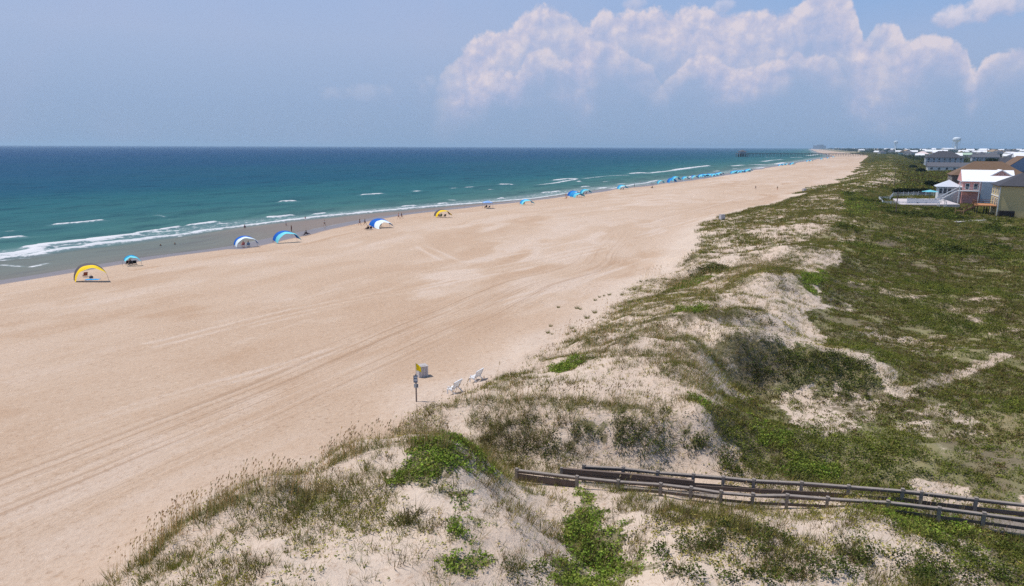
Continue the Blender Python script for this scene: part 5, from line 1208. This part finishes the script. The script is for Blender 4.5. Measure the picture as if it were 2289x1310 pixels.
def house(label, corner, W, D, H, roof, rh, side, rmat, wins_s=(), wins_o=(), cat='house', group=None, name='house', z0=0.0, gable=None, chim=False):
    """corner = the corner nearest the viewer and the ocean; W runs inland, D along the shore"""
    r = empty(name, corner, -TH); tag(r, label, cat, group)
    wall = MB().box((W / 2, D / 2, H / 2 - .3 + z0 / 2), (W, D, H + .6 - z0))
    if roof in ('gx', 'gy'):
        pass
    wall.build('wall', SIDE[side], r); rf = roof_mb(W, D, H, rh, roof).build('roof', SHING[rmat], r)
    if gable:
        g = MB()
        if roof == 'gy': g.quad([(-.1, -.02 - .45, H + .02), (W + .1, -.02 - .45, H + .02), (W / 2, -.02 - .45, H + rh * .97)])
        else: g.quad([(-.47, -.1, H + .02), (-.47, D + .1, H + .02), (-.47, D / 2, H + rh * .97)])
        g.build('gable', SIDE[gable], r)
    if chim: MB().box((W * .45, D * .5, H + rh * .9), (.9, .9, 2.0)).build('chimney', SIDE['brown'], rf)
    for (x, z, w, h) in wins_s: win(r, (x, 0, z), w, h, 's')
    for (y, z, w, h) in wins_o: win(r, (0, y, z), w, h, 'o')
    return r
def corner(px, py, z): return Vector(at(px, py, z))
def ztop(c, py):
    """height at the plan position c that shows at photo row py"""
    d = math.hypot(c[0], c[1]); lo, hi = -5.0, 400.0
    for _ in range(40):
        m = (lo + hi) / 2; v = Vector((c[0], c[1], m - CZ)); cp, sp = math.cos(PITCH), math.sin(PITCH)
        yc = v.y * cp - v.z * sp; zc = v.y * sp + v.z * cp; uu, vv = v.x / yc, zc / yc; cr, sr = math.cos(ROLL), math.sin(ROLL); y_img = 655 - F * (-uu * sr + vv * cr)
        lo, hi = (m, hi) if y_img > py else (lo, m)
    return lo
# --- tan house at the right edge, on the dune side of the lane
c1 = corner(2226, 487, 3.7); e1 = ztop(c1, 415) - c1.z
h1 = house('tan two storey house with dark hip roof and brown deck stair, at the right edge', c1, 10.5, 11, e1, 'hip', 3.2, 'tan', 'dark', [], [(1.8, e1 - 1.5, 1.1, 1.5), (5.0, e1 - 1.5, 1.1, 1.5), (8.4, e1 - 1.5, 1.1, 1.5), (1.6, e1 - 4.3, 1.2, 2.0), (4.2, e1 - 4.3, 1.4, 2.0), (7.6, e1 - 4.3, 1.4, 2.0)])
MB().box((-.06, 5.5, e1 - 2.75), (.12, 10.9, .30)).build('storey_band', TRIM, h1); MB().box((0.05, -.04, e1 / 2), (.25, .08, e1 - .1)).build('corner_board', TRIM, h1)
dk = MB().box((-2.2, 5.0, 2.9), (4.3, 8.6, .22)); dk = dk.build('deck', paint('deck_boards', srgb(176, 124, 84), .8, .25, 2), h1)
rl = MB(); BROWNR = paint('stair_wood', srgb(112, 78, 56), .85, .25, 3)
for y in (.8, 9.2): rl.bar((-4.3, y, 3.95), (-.1, y, 3.95), .1, .08).bar((-4.3, y, 3.5), (-.1, y, 3.5), .05, .06)
rl.bar((-4.3, .8, 3.95), (-4.3, 9.2, 3.95), .1, .08).bar((-4.3, .8, 3.5), (-4.3, 9.2, 3.5), .05, .06)
for y in np.linspace(.8, 9.2, 8): rl.box((-4.3, y, 3.45), (.09, .09, 1.0))
rl.build('deck_railing', BROWNR, h1)
for x in (-4.1, -1.5):
    for y in (1.0, 5.0, 9.0): MB().box((x, y, 1.3), (.2, .2, 3.0)).build('deck_post', paint('post_dark', srgb(60, 52, 48), .85, .25, 3) if not bpy.data.materials.get('post_dark') else bpy.data.materials['post_dark'], h1)
st = MB()
for k in range(14): st.box((-4.7 - k * .32, 1.4, 2.75 - k * .21), (.34, 1.2, .06))
for y in (.8, 2.0): st.bar((-4.4, y, 2.75), (-9.1, y, -.15), .06, .26).bar((-4.4, y, 3.85), (-9.1, y, .95), .08, .1)
for y in (.8, 2.0):
    for k in range(4): st.box((-5.0 - k * 1.3, y, 3.0 - k * .8), (.09, .09, 1.2))
st.build('stair', BROWNR, h1)
MB().box((1.9, -.9, .95), (3.2, 1.5, 1.9)).build('lattice_store', paint('dark_lattice', srgb(40, 36, 36), .8, .2, 3), h1)
# --- pink house with white metal roofs and the pool
c2 = corner(2147, 456, 3.8); e2 = ztop(c2, 405) - c2.z
h2 = house('pink and grey house with bright white metal roofs beside the fenced pool', c2, 13, 11, e2, 'gx', 3.4, 'pink', 'white', [(1.2, e2 - 1.6, 1.0, 1.7), (3.4, e2 - 1.6, 1.0, 1.7)], [(2.5, e2 - 1.7, 1.3, 1.6), (6.0, e2 - 1.7, 1.3, 1.6)], gable='pink')
MB().box((8.6, -.30, e2 / 2), (7.6, .5, e2 - .3)).build('grey_wall', SIDE['greyblue'], h2)
wg = MB().box((-3.2, 5.2, (e2 - 2) / 2 - .2), (6.2, 6.4, e2 - 2.0)).build('porch_wall', SIDE['white'], h2)
m = roof_mb(6.6, 7.2, e2 - 1.9, 2.0, 'hip'); o = m.build('porch_roof', paint('roof_pale', srgb(196, 200, 208), .5, .06, 1), h2); o.location = (-6.6, 1.6, 0)
for x in (-5.6, -4.4, -3.2): win(h2, (x, 2.0, e2 - 3.3), .9, 1.7, 's')
bl = MB().box((1.5, -1.3, e2 - 2.9), (5.6, 2.4, .2))
for x in np.linspace(-1.2, 4.2, 14): bl.box((x, -2.45, e2 - 2.35), (.06, .06, 1.0))
bl.bar((-1.3, -2.45, e2 - 1.85), (4.3, -2.45, e2 - 1.85), .08, .08); bl.build('balcony', WHITE, h2)
for x in (-1.1, 4.1): MB().box((x, -2.4, e2 / 2), (.22, .22, e2 - .05)).build('porch_post', WHITE, h2)
sw = MB()
for k in range(15): sw.box((-1.9 - k * .36, -1.8, e2 - 3.1 - k * .24), (.38, 1.1, .06))
for y in (-2.35, -1.25): sw.bar((-1.5, y, e2 - 1.9), (-7.2, y, e2 - 5.7), .08, .12).bar((-1.5, y, e2 - 2.9), (-7.2, y, e2 - 6.7), .05, .22)
sw.build('white_stair', WHITE, h2)
o = roof_mb(7, 6, e2 + 1.2, 2.4, 'gy').build('dormer_roof', SHING['white'], h2); o.location = (6.5, 3.0, 0); MB().box((10.0, 6.0, e2 + .6), (6.6, 5.6, 1.4)).quad([(6.7, 2.55, e2 + 1.25), (13.3, 2.55, e2 + 1.25), (10.0, 2.55, e2 + 3.3)]).build('dormer', SIDE['pink'], h2)
# pool terrace
pc = corner(2026, 462, 4.0)
def fence_run(label, pts, h, rails_only=False):
    pts = [(p[0], p[1], max(p[2], gz(p[0], p[1]))) for p in pts]; r = empty('vinyl_fence', pts[0]); tag(r, label, 'fence', 'white fences round the pool'); o0 = Vector(pts[0]); pn = MB(); po = []
    for a, b in zip(pts[:-1], pts[1:]):
        a, b = Vector(a), Vector(b); n = max(1, int((b - a).length / 2.0))
        for k in range(n):
            p, q = a.lerp(b, k / n), a.lerp(b, (k + 1) / n); po.append(p)
            if rails_only:
                for zz in (.3, .7, h - .1): pn.bar(p - o0 + Vector((0, 0, zz)), q - o0 + Vector((0, 0, zz)), .04, .10)
                for t_ in np.linspace(.1, .9, 7): w_ = p.lerp(q, t_); pn.bar(w_ - o0 + Vector((0, 0, .1)), w_ - o0 + Vector((0, 0, h - .1)), .03, .03)
            else: pn.bar(p - o0 + Vector((0, 0, h / 2)), q - o0 + Vector((0, 0, h / 2)), .05, h - .12)
    po.append(Vector(pts[-1])); pn.build('panel', WHITE, r)
    for p in po: MB().box(p - o0 + Vector((0, 0, h / 2 + .05)), (.14, .14, h + .12), rz=-TH).build('fence_post', WHITE, r)
gp = lambda px, py: Vector(hit(px, py))
def lift(p, z): return Vector((p[0], p[1], z))
TZ = 5.0
T = [at(1996, 444, TZ), at(2104, 444, TZ), at(2146, 457, TZ), at(2012, 457, TZ)]
tb = MB(); tb.quad([lift(p, TZ) for p in T])
for a, b in zip(T, T[1:] + T[:1]): tb.quad([lift(a, TZ), lift(b, TZ), lift(b, 2.5), lift(a, 2.5)])
terr = tb.build('pool_terrace', paint('terrace_concrete', srgb(196, 186, 184), .8, .10, .6)); tag(terr, 'pale concrete pool terrace in front of the pink house', 'terrace')
pool = empty('swimming_pool', (0, 0, 0)); tag(pool, 'turquoise swimming pool set in the pale terrace', 'pool')
q = [at(2060, 447.5, TZ), at(2092, 447.5, TZ), at(2100, 452, TZ), at(2062, 452, TZ)]
pool.location = lift(q[0], TZ); ro = Vector(pool.location)
m = MB(); m.quad([lift(p, TZ + .03) - ro for p in q]); m.build('pool_water', paint('pool_water', srgb(70, 160, 180), .08, .1, .8, spec=.6), pool)
cp_ = MB()
for a, b in zip(q, q[1:] + q[:1]): cp_.bar(lift(a, TZ + .05) - ro, lift(b, TZ + .05) - ro, .4, .1)
cp_.build('coping', WHITE, pool)
fence_run('solid white fence panels along the front of the pool terrace', [at(2026, 463, 3.9), at(2098, 463, 3.9)], 1.9)
fence_run('white picket fence curving round the seaward end of the pool', [at(1996, 438.5, 4.6), at(1989, 447, 4.4), at(1964, 450, 4.0), at(1972, 463, 3.9), at(2026, 463.5, 3.9)], 1.1, True)
fence_run('long white picket fence behind the pool terrace', [at(1996, 438.5, 4.6), at(2052, 437, 4.6), at(2104, 438, 4.6)], 1.3, True)
ar = empty('garden_arbour', at(2104, 470, 3.7), -TH + .3); tag(ar, 'white arched garden gateway at the corner of the pool fence', 'arbour')
for x in (-.9, .9):
    for y in (-.5, .5): MB().box((x, y, 1.2), (.14, .14, 2.4)).build('arbour_post', WHITE, ar)
a_ = MB()
for y in (-.5, .5): a_.tube([(-.9, y, 2.35), (-.6, y, 2.75), (0, y, 2.92), (.6, y, 2.75), (.9, y, 2.35)], .07, 6)
for k in range(5): x = -.8 + k * .4; a_.bar((x, -.6, 2.4 + .5 * math.cos(x)), (x, .6, 2.4 + .5 * math.cos(x)), .06, .06)
a_.build('arbour_top', WHITE, ar)
um = make_umbrella(fabric('pool_aqua', (110, 186, 200))); um.location = at(2077, 446, TZ); um.scale = (2.2, 2.2, 1.4); tag(um, 'large aqua sunshade standing on the pool terrace', 'sunshade')
def leafy(name, label, cat, blobs, cols, size=.22, trunk=None, group=None):
    """blobs: (x, y, z, radius, height) in world; a plant with its own crown and stem"""
    b0 = blobs[0]; r = empty(name, (b0[0], b0[1], gz(b0[0], b0[1]))); tag(r, label, cat, group); L_ = Leaves(); o0 = np.array(r.location)
    for bx, by, bz, rr, hh in blobs:
        n = max(8, int(26 * rr * rr)); a = RNG.uniform(0, 6.28, n); q = np.sqrt(RNG.uniform(0, 1, n)) * rr * .85
        L_.leaves(bx + q * np.cos(a) - o0[0], by + q * np.sin(a) - o0[1], np.full(n, bz - o0[2]) + RNG.uniform(0, .45, n) * hh * np.sqrt(1 - (q / rr) ** 2), 16, min(.6, rr * .5), hh * .62, size, palette(n, cols))
    L_.make('crown', leaf_mat, None, r); tk = MB(); tk.tube([(0, 0, -.3), (.05, .02, (blobs[0][2] + blobs[0][4] * .4) - o0[2] + .4)], [.16, .07], 7); tk.build('trunk', WOOD_D, r); return r
DKG = [srgb(38, 46, 30), srgb(48, 58, 34), srgb(32, 38, 28)]; MDG = [srgb(60, 76, 36), srgb(74, 88, 42), srgb(52, 62, 34)]
hp = [at(x, 432, 4.4) for x in range(2004, 2072, 5)]
leafy('clipped_hedge', 'long dark clipped hedge behind the pool fence', 'hedge', [(p[0], p[1], 4.0, 1.6, 2.6) for p in hp], DKG)
pb = [at(x, 455, 4.6) for x in range(2064, 2104, 6)]
leafy('planting_bed', 'low green shrub bed on the pool terrace in front of the turquoise pool', 'shrub bed', [(p[0], p[1], 4.55, .9, .7) for p in pb], MDG, .16)
for i, (px, py, h_, lab) in enumerate([(2075, 431, 5.0, 'dark round palm tuft left of the brown decks'), (2088, 432, 4.4, 'second dark palm tuft, close to the brown decks')]):
    p = at(px, py, 3.6); leafy('palm_tree', lab, 'palm', [(p[0], p[1], 3.6 + h_ * .6, 1.6, 2.2)], DKG, .3)
# utility poles
for px, py, top, lab, g in [(2002, 478, 428, 'thin dark utility pole standing in the scrub before the pool fence', None), (1998, 418, 380, 'faint utility pole on the open scrub beyond the pool hedge', None)]:
    p = hit(px, py); zt = ztop(p, top); r = empty('utility_pole', p); tag(r, lab, 'utility pole', 'utility poles'); MB().tube([(0, 0, -.3), (0, 0, zt - p[2])], [.14, .10], 8).build('pole', WOOD_D, r); MB().box((0, 0, zt - p[2] - .5), (1.2, .1, .12), rz=.6).build('crossarm', WOOD_D, r)
# wooden gate frame and the walk to the tan house
p = at(2143, 486, 3.7); gt_ = empty('timber_gateway', p, -TH); tag(gt_, 'bare timber gateway with steps at the foot of the brown stair', 'gateway'); LT = paint('new_timber', srgb(190, 150, 104), .8, .2, 3)
for x in (-.9, .9): MB().box((x, 0, 1.1), (.16, .16, 2.4)).build('gate_post', LT, gt_)
MB().box((0, 0, 1.7), (2.0, .12, .2)).box((0, 0, .8), (2.0, .12, .12)).build('crossbar', LT, gt_)
wk = empty('garden_walk', at(2138, 496, 3.7)); tag(wk, 'pale low boardwalk running to the tan house through the grass', 'walkway'); wo = Vector(wk.location); a, b = Vector(at(2138, 496, 4.0)), Vector(at(2228, 490, 4.0))
MB().bar(a - wo, b - wo, 1.2, .08).build('walk_deck', paint('pale_boards', srgb(186, 180, 172), .8, .15, 2), wk)
for k in range(7): q = a.lerp(b, k / 6); MB().box(q - wo + Vector((0, 0, -.2)), (.12, .12, 1.3)).build('walk_post', WOOD, wk)
# --- neighbours
def quick(label, px, py, z, W, D, py_e, roof, rh, side, rmat, nw=3, no=3, rows=1, group=None, gable=None, chim=False, wh=1.4):
    c = corner(px, py, z); H = max(3.0, ztop(c, py_e) - z); ws = []; wo_ = []
    for r_ in range(rows):
        zz = H - 1.5 - r_ * 2.9
        if zz < .8: break
        ws += [(W * (k + .5) / nw, zz, min(1.6, W / nw * .5), wh) for k in range(nw)]; wo_ += [(D * (k + .5) / no, zz, min(1.6, D / no * .5), wh) for k in range(no)]
    return house(label, c, W, D, H, roof, rh, side, rmat, ws, wo_, group=group, gable=gable, chim=chim)
quick('low house under a broad brown roof, behind the pink house', 2124, 432, 3.7, 24, 15, 391, 'hip', 5.2, 'brown', 'brown', 4, 4, 2)
quick('blue house with steep brown roof and blue gable, inland of the pink house', 2232, 430, 3.7, 14, 16, 383, 'gy', 6.0, 'blue', 'brown', 0, 0, 0, gable='blue')
quick('long low grey roofed house with white walls and a row of windows', 2073, 384, 3.6, 34, 16, 372, 'gx', 3.0, 'white', 'grey', 7, 4)
quick('two storey house with dark hip roof and dark verandah windows, behind the long low house', 2068, 373, 3.6, 30, 20, 352, 'hip', 6.0, 'greyblue', 'dark', 7, 5, 2, chim=True, wh=2.2)
quick('blue grey terrace with many small windows, inland beyond the dark trees', 2172, 366, 3.6, 26, 16, 351, 'gx', 3.0, 'greyblue', 'grey', 7, 4, 2)
quick('house with a pale green metal roof among the trees', 2141, 358, 3.6, 17, 14, 346, 'gx', 3.0, 'cream', 'green', 5, 3)
quick('white gabled house at the right edge beyond the blue house', 2270, 386, 3.6, 18, 14, 366, 'gx', 5, 'white', 'white', 3, 2)
quick('big house with a bright white roof at the right edge of the town', 2266, 366, 3.6, 22, 16, 352, 'gx', 5, 'grey', 'white', 4, 3)
quick('house with dark grey roof at the right edge, before the white roofs', 2236, 381, 3.6, 34, 18, 366, 'gx', 5, 'grey', 'dark', 5, 3)
quick('pinkish white hipped house on the seaward side of the town', 2047, 351, 3.6, 22, 18, 344, 'hip', 5, 'cream', 'pink', 5, 4)
quick('wide white roofed house behind the dark hip roof', 2084, 352, 3.6, 24, 20, 341, 'gx', 5, 'grey', 'white', 6, 4)
quick('small bright white gable peeping right of the dark hip roof', 2125, 358, 3.6, 14, 14, 348, 'gx', 4, 'white', 'white', 2, 2)
quick('pair of dark roofed storeys with white trim in the middle of the town', 2203, 354, 3.6, 18, 16, 345, 'hip', 4, 'greyblue', 'grey', 5, 3)
quick('low white house nearest to the dunes on the skyline side', 2046, 352.5, 3.6, 14, 14, 347, 'gx', 3, 'white', 'white', 3, 2)
# far town: the same few house kinds repeated
tW = house('t', (0, 0, 0), 17, 15, 7.5, 'gx', 4.0, 'cream', 'white', [(4, 5, 1.6, 1.6), (12, 5, 1.6, 1.6)], [(5, 5, 1.6, 1.6)]); tG = house('t', (0, 0, 0), 17, 15, 7.5, 'hip', 4.5, 'grey', 'grey', [(4, 5, 1.6, 1.6), (12, 5, 1.6, 1.6)], [(5, 5, 1.6, 1.6)]); tB = house('t', (0, 0, 0), 16, 16, 7.5, 'gy', 5.0, 'aqua', 'tan', [(4, 5, 1.6, 1.6), (12, 5, 1.6, 1.6)], [(5, 5, 1.6, 1.6)])
for k in (tW, tG, tB): k['category'] = 'house'
learn(None)
LW, LG, LB = ('distant house with a bright white roof in the hazy town', 'distant house with a grey hipped roof in the hazy town', 'distant house with a tan gabled roof in the hazy town')
town = [(1976,338,'W',1.3),(1990,339,'W',1.2),(1925,334,'W',1.2),(2020,337,'W',1.2),(2028,338,'W',1.0),(2044,338,'G',1.1),(2056,341,'W',1.2),(2081,337,'W',1.5),(2110,339,'W',1.6),(2122,338,'W',1.6),(2160,343,'W',1.3),(2187,342,'W',1.4),(2198,342,'W',1.4),(2204,346,'B',1.0),(2219,346,'W',1.1),(2252,350,'W',.9),(2260,352,'W',.9),(2280,344,'W',1.2),(2018,349,'G',1.0),(1952,344,'W',.8),(1968,346,'G',.9),(1984,343,'G',1.0),(2001,344,'W',.9),(2012,343,'G',.9),(2034,346,'W',1.0),(2067,347,'W',1.2),(1905,334,'W',1.2),(1893,333.5,'G',1.3),(1938,335,'G',1.2),(1882,333,'W',1.3),(1948,337,'W',1.0),(1960,338,'B',1.0),(2040,336,'B',1.2),(2066,336,'G',1.2),(2096,336,'G',1.2),(2140,337,'G',1.2),(2150,340,'B',1.2),(2175,338,'G',1.3),(2212,339,'G',1.3),(2232,340,'W',1.2),(2245,342,'G',1.2),(2262,341,'B',1.2),(2272,339,'W',1.3),(2236,348,'G',1.0),(2190,352,'G',.9),(1996,338,'G',1.0),(1914,336,'G',1.0),(1866,333,'W',1.4),(1874,334,'B',1.2),(1855,333,'G',1.4),(2284,352,'G',1.0),(2008,347,'B',.9),(2024,343,'B',1.0)]
rt = random.Random(5)
for i in range(110):
    py = 333.5 + 28 * rt.random() ** 1.5; lo = 2035 + (py - 334) * 2.2 if py > 340 else 1900
    px = rt.uniform(lo, 2289); sc_ = rt.uniform(.75, 1.15)
    if 2060 < px < 2240 and py > 352: continue
    town.append((px, py, rt.choice('WWGGGB'), sc_))
for px, py, k, sc_ in town:
    p = at(px, py, 3.4); place({'W': tW, 'G': tG, 'B': tB}[k], p, -TH + RNG.choice([0, 0, .5, -.4]), {'W': LW, 'G': LG, 'B': LB}[k], {'W': 'white roofed houses of the far town', 'G': 'grey roofed houses of the far town', 'B': 'tan roofed houses of the far town'}[k], None, sc_)
# tall block far along the shore
c = corner(1817, 333.2, 3.4); W = 24 * math.hypot(c.x, c.y) / F; H = ztop(c, 323.5) - 3.4
r = empty('apartment_tower', c, -.35); tag(r, 'grey blue apartment block rising alone on the far shore beyond the pier', 'apartment block'); MB().box((W / 2, 12, H * .42), (W, 24, H * .84)).build('lower_block', SIDE['greyblue'], r); MB().box((W * .55, 12.2, H * .5), (W * .5, 24.8, H)).build('tower', SIDE['greyblue'], r); MB().box((W * .55, 12.2, H + .8), (W * .52, 25.6, 1.6)).build('parapet', SIDE['white'], r)
# water towers
def water_tower(px, py_b, py_t, wpx, label):
    c = corner(px, py_b, 3.4); d = math.hypot(c.x, c.y); H = ztop(c, py_t) - 3.4; R = wpx / 2 * d / F; r = empty('water_tower', c); tag(r, label, 'water tower', 'water towers'); PALE = paint('tank_paint', srgb(214, 222, 228), .5, .06, .2)
    MB().lathe([(R * .30, H * .62), (R * .85, H * .68), (R, H * .78), (R, H * .90), (R * .80, H * .97), (R * .2, H)], 24).build('tank', PALE, r, True)
    MB().lathe([(R * .55, 0), (R * .34, H * .12), (R * .26, H * .4), (R * .30, H * .625)], 20).build('stem', PALE, r, True)
    for a in (.6, 2.17, 3.74, 5.3): MB().tube([(R * .95 * math.cos(a), R * .95 * math.sin(a), 0), (R * .9 * math.cos(a), R * .9 * math.sin(a), H * .74)], R * .07, 6).build('support_leg', PALE, r)
    MB().lathe([(R * 1.03, H * .765), (R * 1.03, H * .785)], 24).build('catwalk', METAL, r)
water_tower(2136, 336, 306.5, 13.5, 'larger water tower, white on a pale stem, above the town'); water_tower(2001, 334, 314.5, 7, 'smaller water tower, farther off above the white roofs')

# ============================================================ fishing pier
def pier():
    a = Vector(at(1657, 350.6, 0)); b = Vector(at(1935, 349, 2.0)); zd = ztop(a, 343.4); d = (b - a); d.z = 0; L = d.length; d.normalize(); n_ = Vector((-d.y, d.x, 0)); r = empty('fishing_pier', (a.x, a.y, 0)); tag(r, 'long wooden fishing pier on many piles running out into the sea', 'pier')
    PW_ = paint('pier_timber', srgb(104, 100, 98), .9, .2, .5); u = lambda k, s_, z: tuple(d * k + n_ * s_ + Vector((0, 0, z)))
    MB().bar(u(0, 0, zd), u(L, 0, zd), 8, .9).build('deck', PW_, r); rr = MB()
    for s_ in (-3.9, 3.9):
        rr.bar(u(0, s_, zd + 1.5), u(L, s_, zd + 1.5), .25, .25)
        for k in np.arange(0, L, 12): rr.box(u(k, s_, zd + .9), (.3, .3, 1.4))
    rr.build('railing', PW_, r)
    for k in np.arange(2, L - 5, 8.5):
        m = MB()
        for s_ in (-3, 3): m.tube([u(k, s_ * 1.15, -4), u(k, s_, zd)], .38, 6)
        m.bar(u(k, -3.6, zd - .7), u(k, 3.6, zd - .7), .6, .6); m.build('pile_bent', PW_, r)
    MB().bar(u(-9, 0, zd - .05), u(12, 0, zd - .05), 22, 1.0).build('pier_head', PW_, r)
    for k in (-8, -2, 4, 10):
        m = MB()
        for s_ in (-9, 0, 9): m.tube([u(k, s_, -4), u(k, s_, zd)], .7, 6)
        m.build('pile_bent', PW_, r)
    m = MB(); z0 = zd + .5; m.bar(u(-5, 0, z0 + 2), u(8, 0, z0 + 2), 11, 4); m.build('pavilion', SIDE['greyblue'], r)
    m = MB(); q = [u(-7, -7.5, z0 + 4), u(10, -7.5, z0 + 4), u(10, 7.5, z0 + 4), u(-7, 7.5, z0 + 4)]; tp_ = u(1.5, 0, z0 + 8)
    for i in range(4): m.quad([q[i], q[(i + 1) % 4], tp_])
    m.quad(q); m.build('pavilion_roof', SHING['grey'], r)
pier()

# ============================================================ trees of the town: a far belt that reads as one mass
L = Leaves()
n = 5200; s = RNG.uniform(620, 5200, n); tp = RNG.uniform(36, 620, n) * (0.4 + 0.6 * s / 5200) + 6; x, y = st2xy(s, tp + drift(s)); k = x < 0.86 * y; x, y, s = x[k], y[k], s[k]; n = len(x); z = ground(x, y)
L.leaves(x, y, z, 24, RNG.uniform(3, 7, n), RNG.uniform(2.5, 6.0, n), 1.5, palette(n, [srgb(58, 68, 44), srgb(68, 78, 48), srgb(48, 56, 42)]))
n = 1500; s = np.geomspace(3000, 9000, n) * RNG.uniform(.9, 1.1, n); tp = RNG.uniform(60, 4500, n); x, y = st2xy(s, tp + drift(s)); k = x < 0.86 * y; x, y = x[k], y[k]; n = len(x)
L.leaves(x, y, ground(x, y), 26, RNG.uniform(12, 30, n), RNG.uniform(7, 14, n), 7, palette(n, [srgb(58, 68, 44), srgb(68, 78, 48), srgb(48, 56, 42)]))
L.make('town_trees', leaf_mat)
for i, (px, py, rr, hh, lab) in enumerate([(2212,372,7,8,'dark bushy tree left of the slanting grey roof'),(2224,370,6,7,'dark bushy tree touching the slanting grey roof'),(2137,362,5,6,'dark tree left of the pale green roof'),(2232,356,7,8,'round dark tree right of the blue grey terrace'),(2040,377,4,3,'low dark shrub mound before the long low house'),(2058,386,4,3,'dark shrub mound at the seaward end of the long low house')]):
    p = at(px, py, 3.6); leafy('broad_tree' if hh > 5 else 'garden_shrub', lab, 'tree' if hh > 5 else 'shrub', [(p[0], p[1], 3.6 + hh * .25, rr * .7, hh * .8), (p[0] + rr * .6, p[1] + 1, 3.6 + hh * .15, rr * .5, hh * .6), (p[0] - rr * .6, p[1] - 1, 3.6 + hh * .1, rr * .5, hh * .6)], DKG + MDG[:1], .55)
# lawn before the houses
lw = [hit(*q_) for q_ in ((2062,468),(2098,472),(2150,474),(2152,488),(2130,492),(2070,486),(2050,478))]
lc = np.array([p[:2] for p in lw]); n = 2600; x = RNG.uniform(lc[:, 0].min(), lc[:, 0].max(), n); y = RNG.uniform(lc[:, 1].min(), lc[:, 1].max(), n); k = inpoly(x, y, lw); x, y = x[k], y[k]; n = len(x)
L = Leaves(); L.blades(x, y, ground(x, y), 12, .28, .5, .5, .10, palette(n, [srgb(106, 118, 44), srgb(120, 126, 54), srgb(92, 104, 40)])); L.make('lawn_grass', blade_mat)
